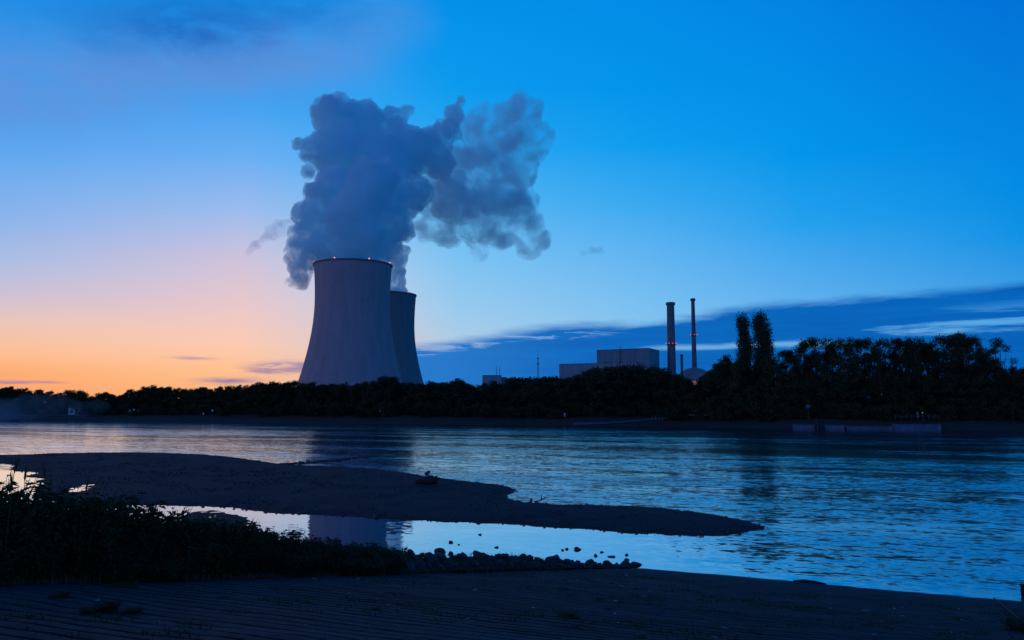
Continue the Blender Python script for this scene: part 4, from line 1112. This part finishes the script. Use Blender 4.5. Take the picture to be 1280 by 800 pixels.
# tall flowering stalks above the weeds at the far left
for px, py, s_, lab in [(3, 571, 27, 'drooping seed stalk at the left picture edge'), (26, 583, 26.5, 'tall seed stalk second from the left picture edge'), (57, 579, 25.5, 'tallest straight seed stalk above the weeds'), (12, 590, 27.5, 'short leafy stalk beside the drooping one'), (98, 596, 25, 'thin seed stalk where the weed bank drops')]:
    d = ray(px, py); best = None
    for uu in np.arange(0.5, 7, 0.1):
        for ss in np.arange(14, 33, 0.4):
            p = bank_local(ss, uu); q = proj(p)
            if abs(q[0] - px) < 3:
                zt = CAMH + d.z * p.y / d.y
                if best is None or abs(zt - p.z - 2.1) < best[0]: best = (abs(zt - p.z - 2.1), p, zt)
    if best is None: continue
    _, p, zt = best; h = zt - p.z
    k_ = empty('seed_stalk', p, random.uniform(0, 6), label=lab, cat='weed')
    MB().tube([(0, 0, -.1), (0.03, 0, h * .5), (0.08, 0.02, h)], [0.014, 0.009, 0.004], 5).build('stem', M['leaf_weed'], k_)
    MB().tube([(0.07 + 0.012 * j, 0.015, h - 0.28 + 0.06 * j) for j in range(6)], [0.008, 0.018, 0.021, 0.018, 0.012, 0.003], 7).build('seed_head', M['leaf_weed'], k_)
    V, Fc = [], []
    for j in range(14):
        z = h * (0.3 + 0.045 * j); b = random.uniform(0, 6.28); L_ = 0.17 - 0.006 * j; k = len(V); c, s2 = math.cos(b), math.sin(b)
        V += [(0.03, 0, z), (c * L_ * .5 - s2 * .025, s2 * L_ * .5 + c * .025, z + .03), (c * L_, s2 * L_, z - .02), (c * L_ * .5 + s2 * .025, s2 * L_ * .5 - c * .025, z + .03)]; Fc.append((k, k + 1, k + 2, k + 3))
    mesh_obj('leaves', V, Fc, M['leaf_weed'], k_)
# grass over the bank: uncountable
r = random.Random(3); V, Fc = [], []
for i in range(9000):
    s = r.uniform(6.5, 34); u = r.uniform(-0.12, 5.5) if r.random() < .6 else r.uniform(-0.15, 0.7)
    p = bank_local(s, max(u, -0.2)) if u >= 0 else Vector((*ramp_pt(s, edge_q(s) - u), ramp_z(s)))
    v, f = blades(1, lambda _: (0, 0), 0.22 if u > .5 else 0.13, 0.008, r, 0.6)
    k = len(V); V += [(a + p.x, b + p.y, c + p.z + 0.03) for a, b, c in v]; Fc += [tuple(q + k for q in t) for t in f]
tag(mesh_obj('bank_grass', V, Fc, M['grass']), label='short dark grass along the weedy bank', cat='grass', kind='stuff')
# weeds in the ramp joints: uncountable small tufts
V, Fc = [], []; VL, FL = [], []
for i in range(2600):
    s = r.uniform(5.0, 30.5); q = r.uniform(0.2, 36)
    if mnoise.noise((s * 0.35, q * 0.16, 7)) < -0.02 and r.random() < 0.85: continue
    k0 = round((s + SK * q + 9) / ROW) * ROW - 9 - SK * q + 0.05
    if r.random() < 0.75: s = k0
    x, y = ramp_pt(s, edge_q(s) + q); z = ramp_z(s)
    sp_ = 0.15 * r.uniform(0.3, 1.7); nb = int(10 + 90 * sp_)
    v, f = blades(nb, lambda _: (r.gauss(0, sp_), r.gauss(0, sp_ * 0.45)), 0.045 * r.uniform(0.4, 1.5), 0.011, r, 1.6)
    k = len(V); V += [(a + x, b + y, c + z) for a, b, c in v]; Fc += [tuple(t + k for t in g) for g in f]
tag(mesh_obj('joint_weeds', V, Fc, M['grass']), label='low weed tufts growing in the joints of the ramp', cat='grass', kind='stuff')
M['twig'] = plain('dry_leaf', (0.32, 0.31, 0.29), 0.8)
for i in range(150):
    s = r.uniform(6, 30); q = r.uniform(0.4, 30); x, y = ramp_pt(s, edge_q(s) + q); z = ramp_z(s) + 0.035; a = r.uniform(0, 6.28); L_ = r.uniform(0.03, 0.11); w = L_ * r.uniform(.2, .5); c, n_ = math.cos(a), math.sin(a)
    k = len(VL); VL += [(x - c * L_, y - n_ * L_, z), (x - n_ * w, y + c * w, z + .015), (x + c * L_, y + n_ * L_, z + .01), (x + n_ * w, y - c * w, z + .012)]; FL.append((k, k + 1, k + 2, k + 3))
tag(mesh_obj('leaf_litter', VL, FL, M['twig']), label='scattered pale dry leaves and chips on the ramp', cat='litter', kind='stuff')
# things at the right picture edge
p = at_z(1279.5, 742, 0.0); o = MB().lathe([(0.02, -0.6), (0.09, -0.6), (0.09, 0.26), (0.12, 0.28), (0.12, 0.34), (0.02, 0.36)], 12).build('mooring_post', M['dark']); o.location = p; tag(o, label='dark stubby post at the waterline on the right picture edge', cat='post')
def ramp_hit(px, py):
    d = ray(px, py); n = Vector((N1.x * SLOPE, N1.y * SLOPE)); z0 = -SLOPE * A0.dot(N1)
    k = (z0 - CAMH) / (d.z - n.x * d.x - n.y * d.y); return Vector((d.x * k, d.y * k, CAMH + d.z * k))
p = ramp_hit(1275, 789); dup(weeds[0], p, 1.0, (0.45, 0.45, 0.3), label='small dark weed clump on the ramp at the right picture edge')
for px, py, sc, lab in [(135, 763, (0.24, 0.24, 0.17), 'bushy weed on the ramp, biggest of the tufts at lower left'), (113, 766, (0.18, 0.18, 0.09), 'flat weed just left of the bushy ramp weed'), (165, 765, (0.2, 0.2, 0.07), 'low weed just right of the bushy ramp weed'), (72, 749, (0.2, 0.2, 0.12), 'small weed on the ramp near the weed bank'), (158, 735, (0.3, 0.3, 0.1), 'flat weed on the ramp close to the weed bank'), (712, 773, (0.28, 0.28, 0.1), 'round weed tuft on the middle of the ramp')]:
    p = ramp_hit(px, py); dup(weeds[1], p, random.uniform(0, 6), sc, label=lab)
# seam across the ramp at the right, added as a thin dark tube
a, b = ramp_hit(1240, 746), ramp_hit(1275, 776)
MB().tube([(a.x, a.y, a.z + .03), (a.x * .5 + b.x * .5, a.y * .5 + b.y * .5, (a.z + b.z) / 2 + .02), (b.x, b.y, b.z + .03)], 0.022, 6).build('ramp_seam', M['dark'])
tag(bpy.data.objects['ramp_seam'], label='dark seam running up the ramp from the waterline at right', cat='seam')
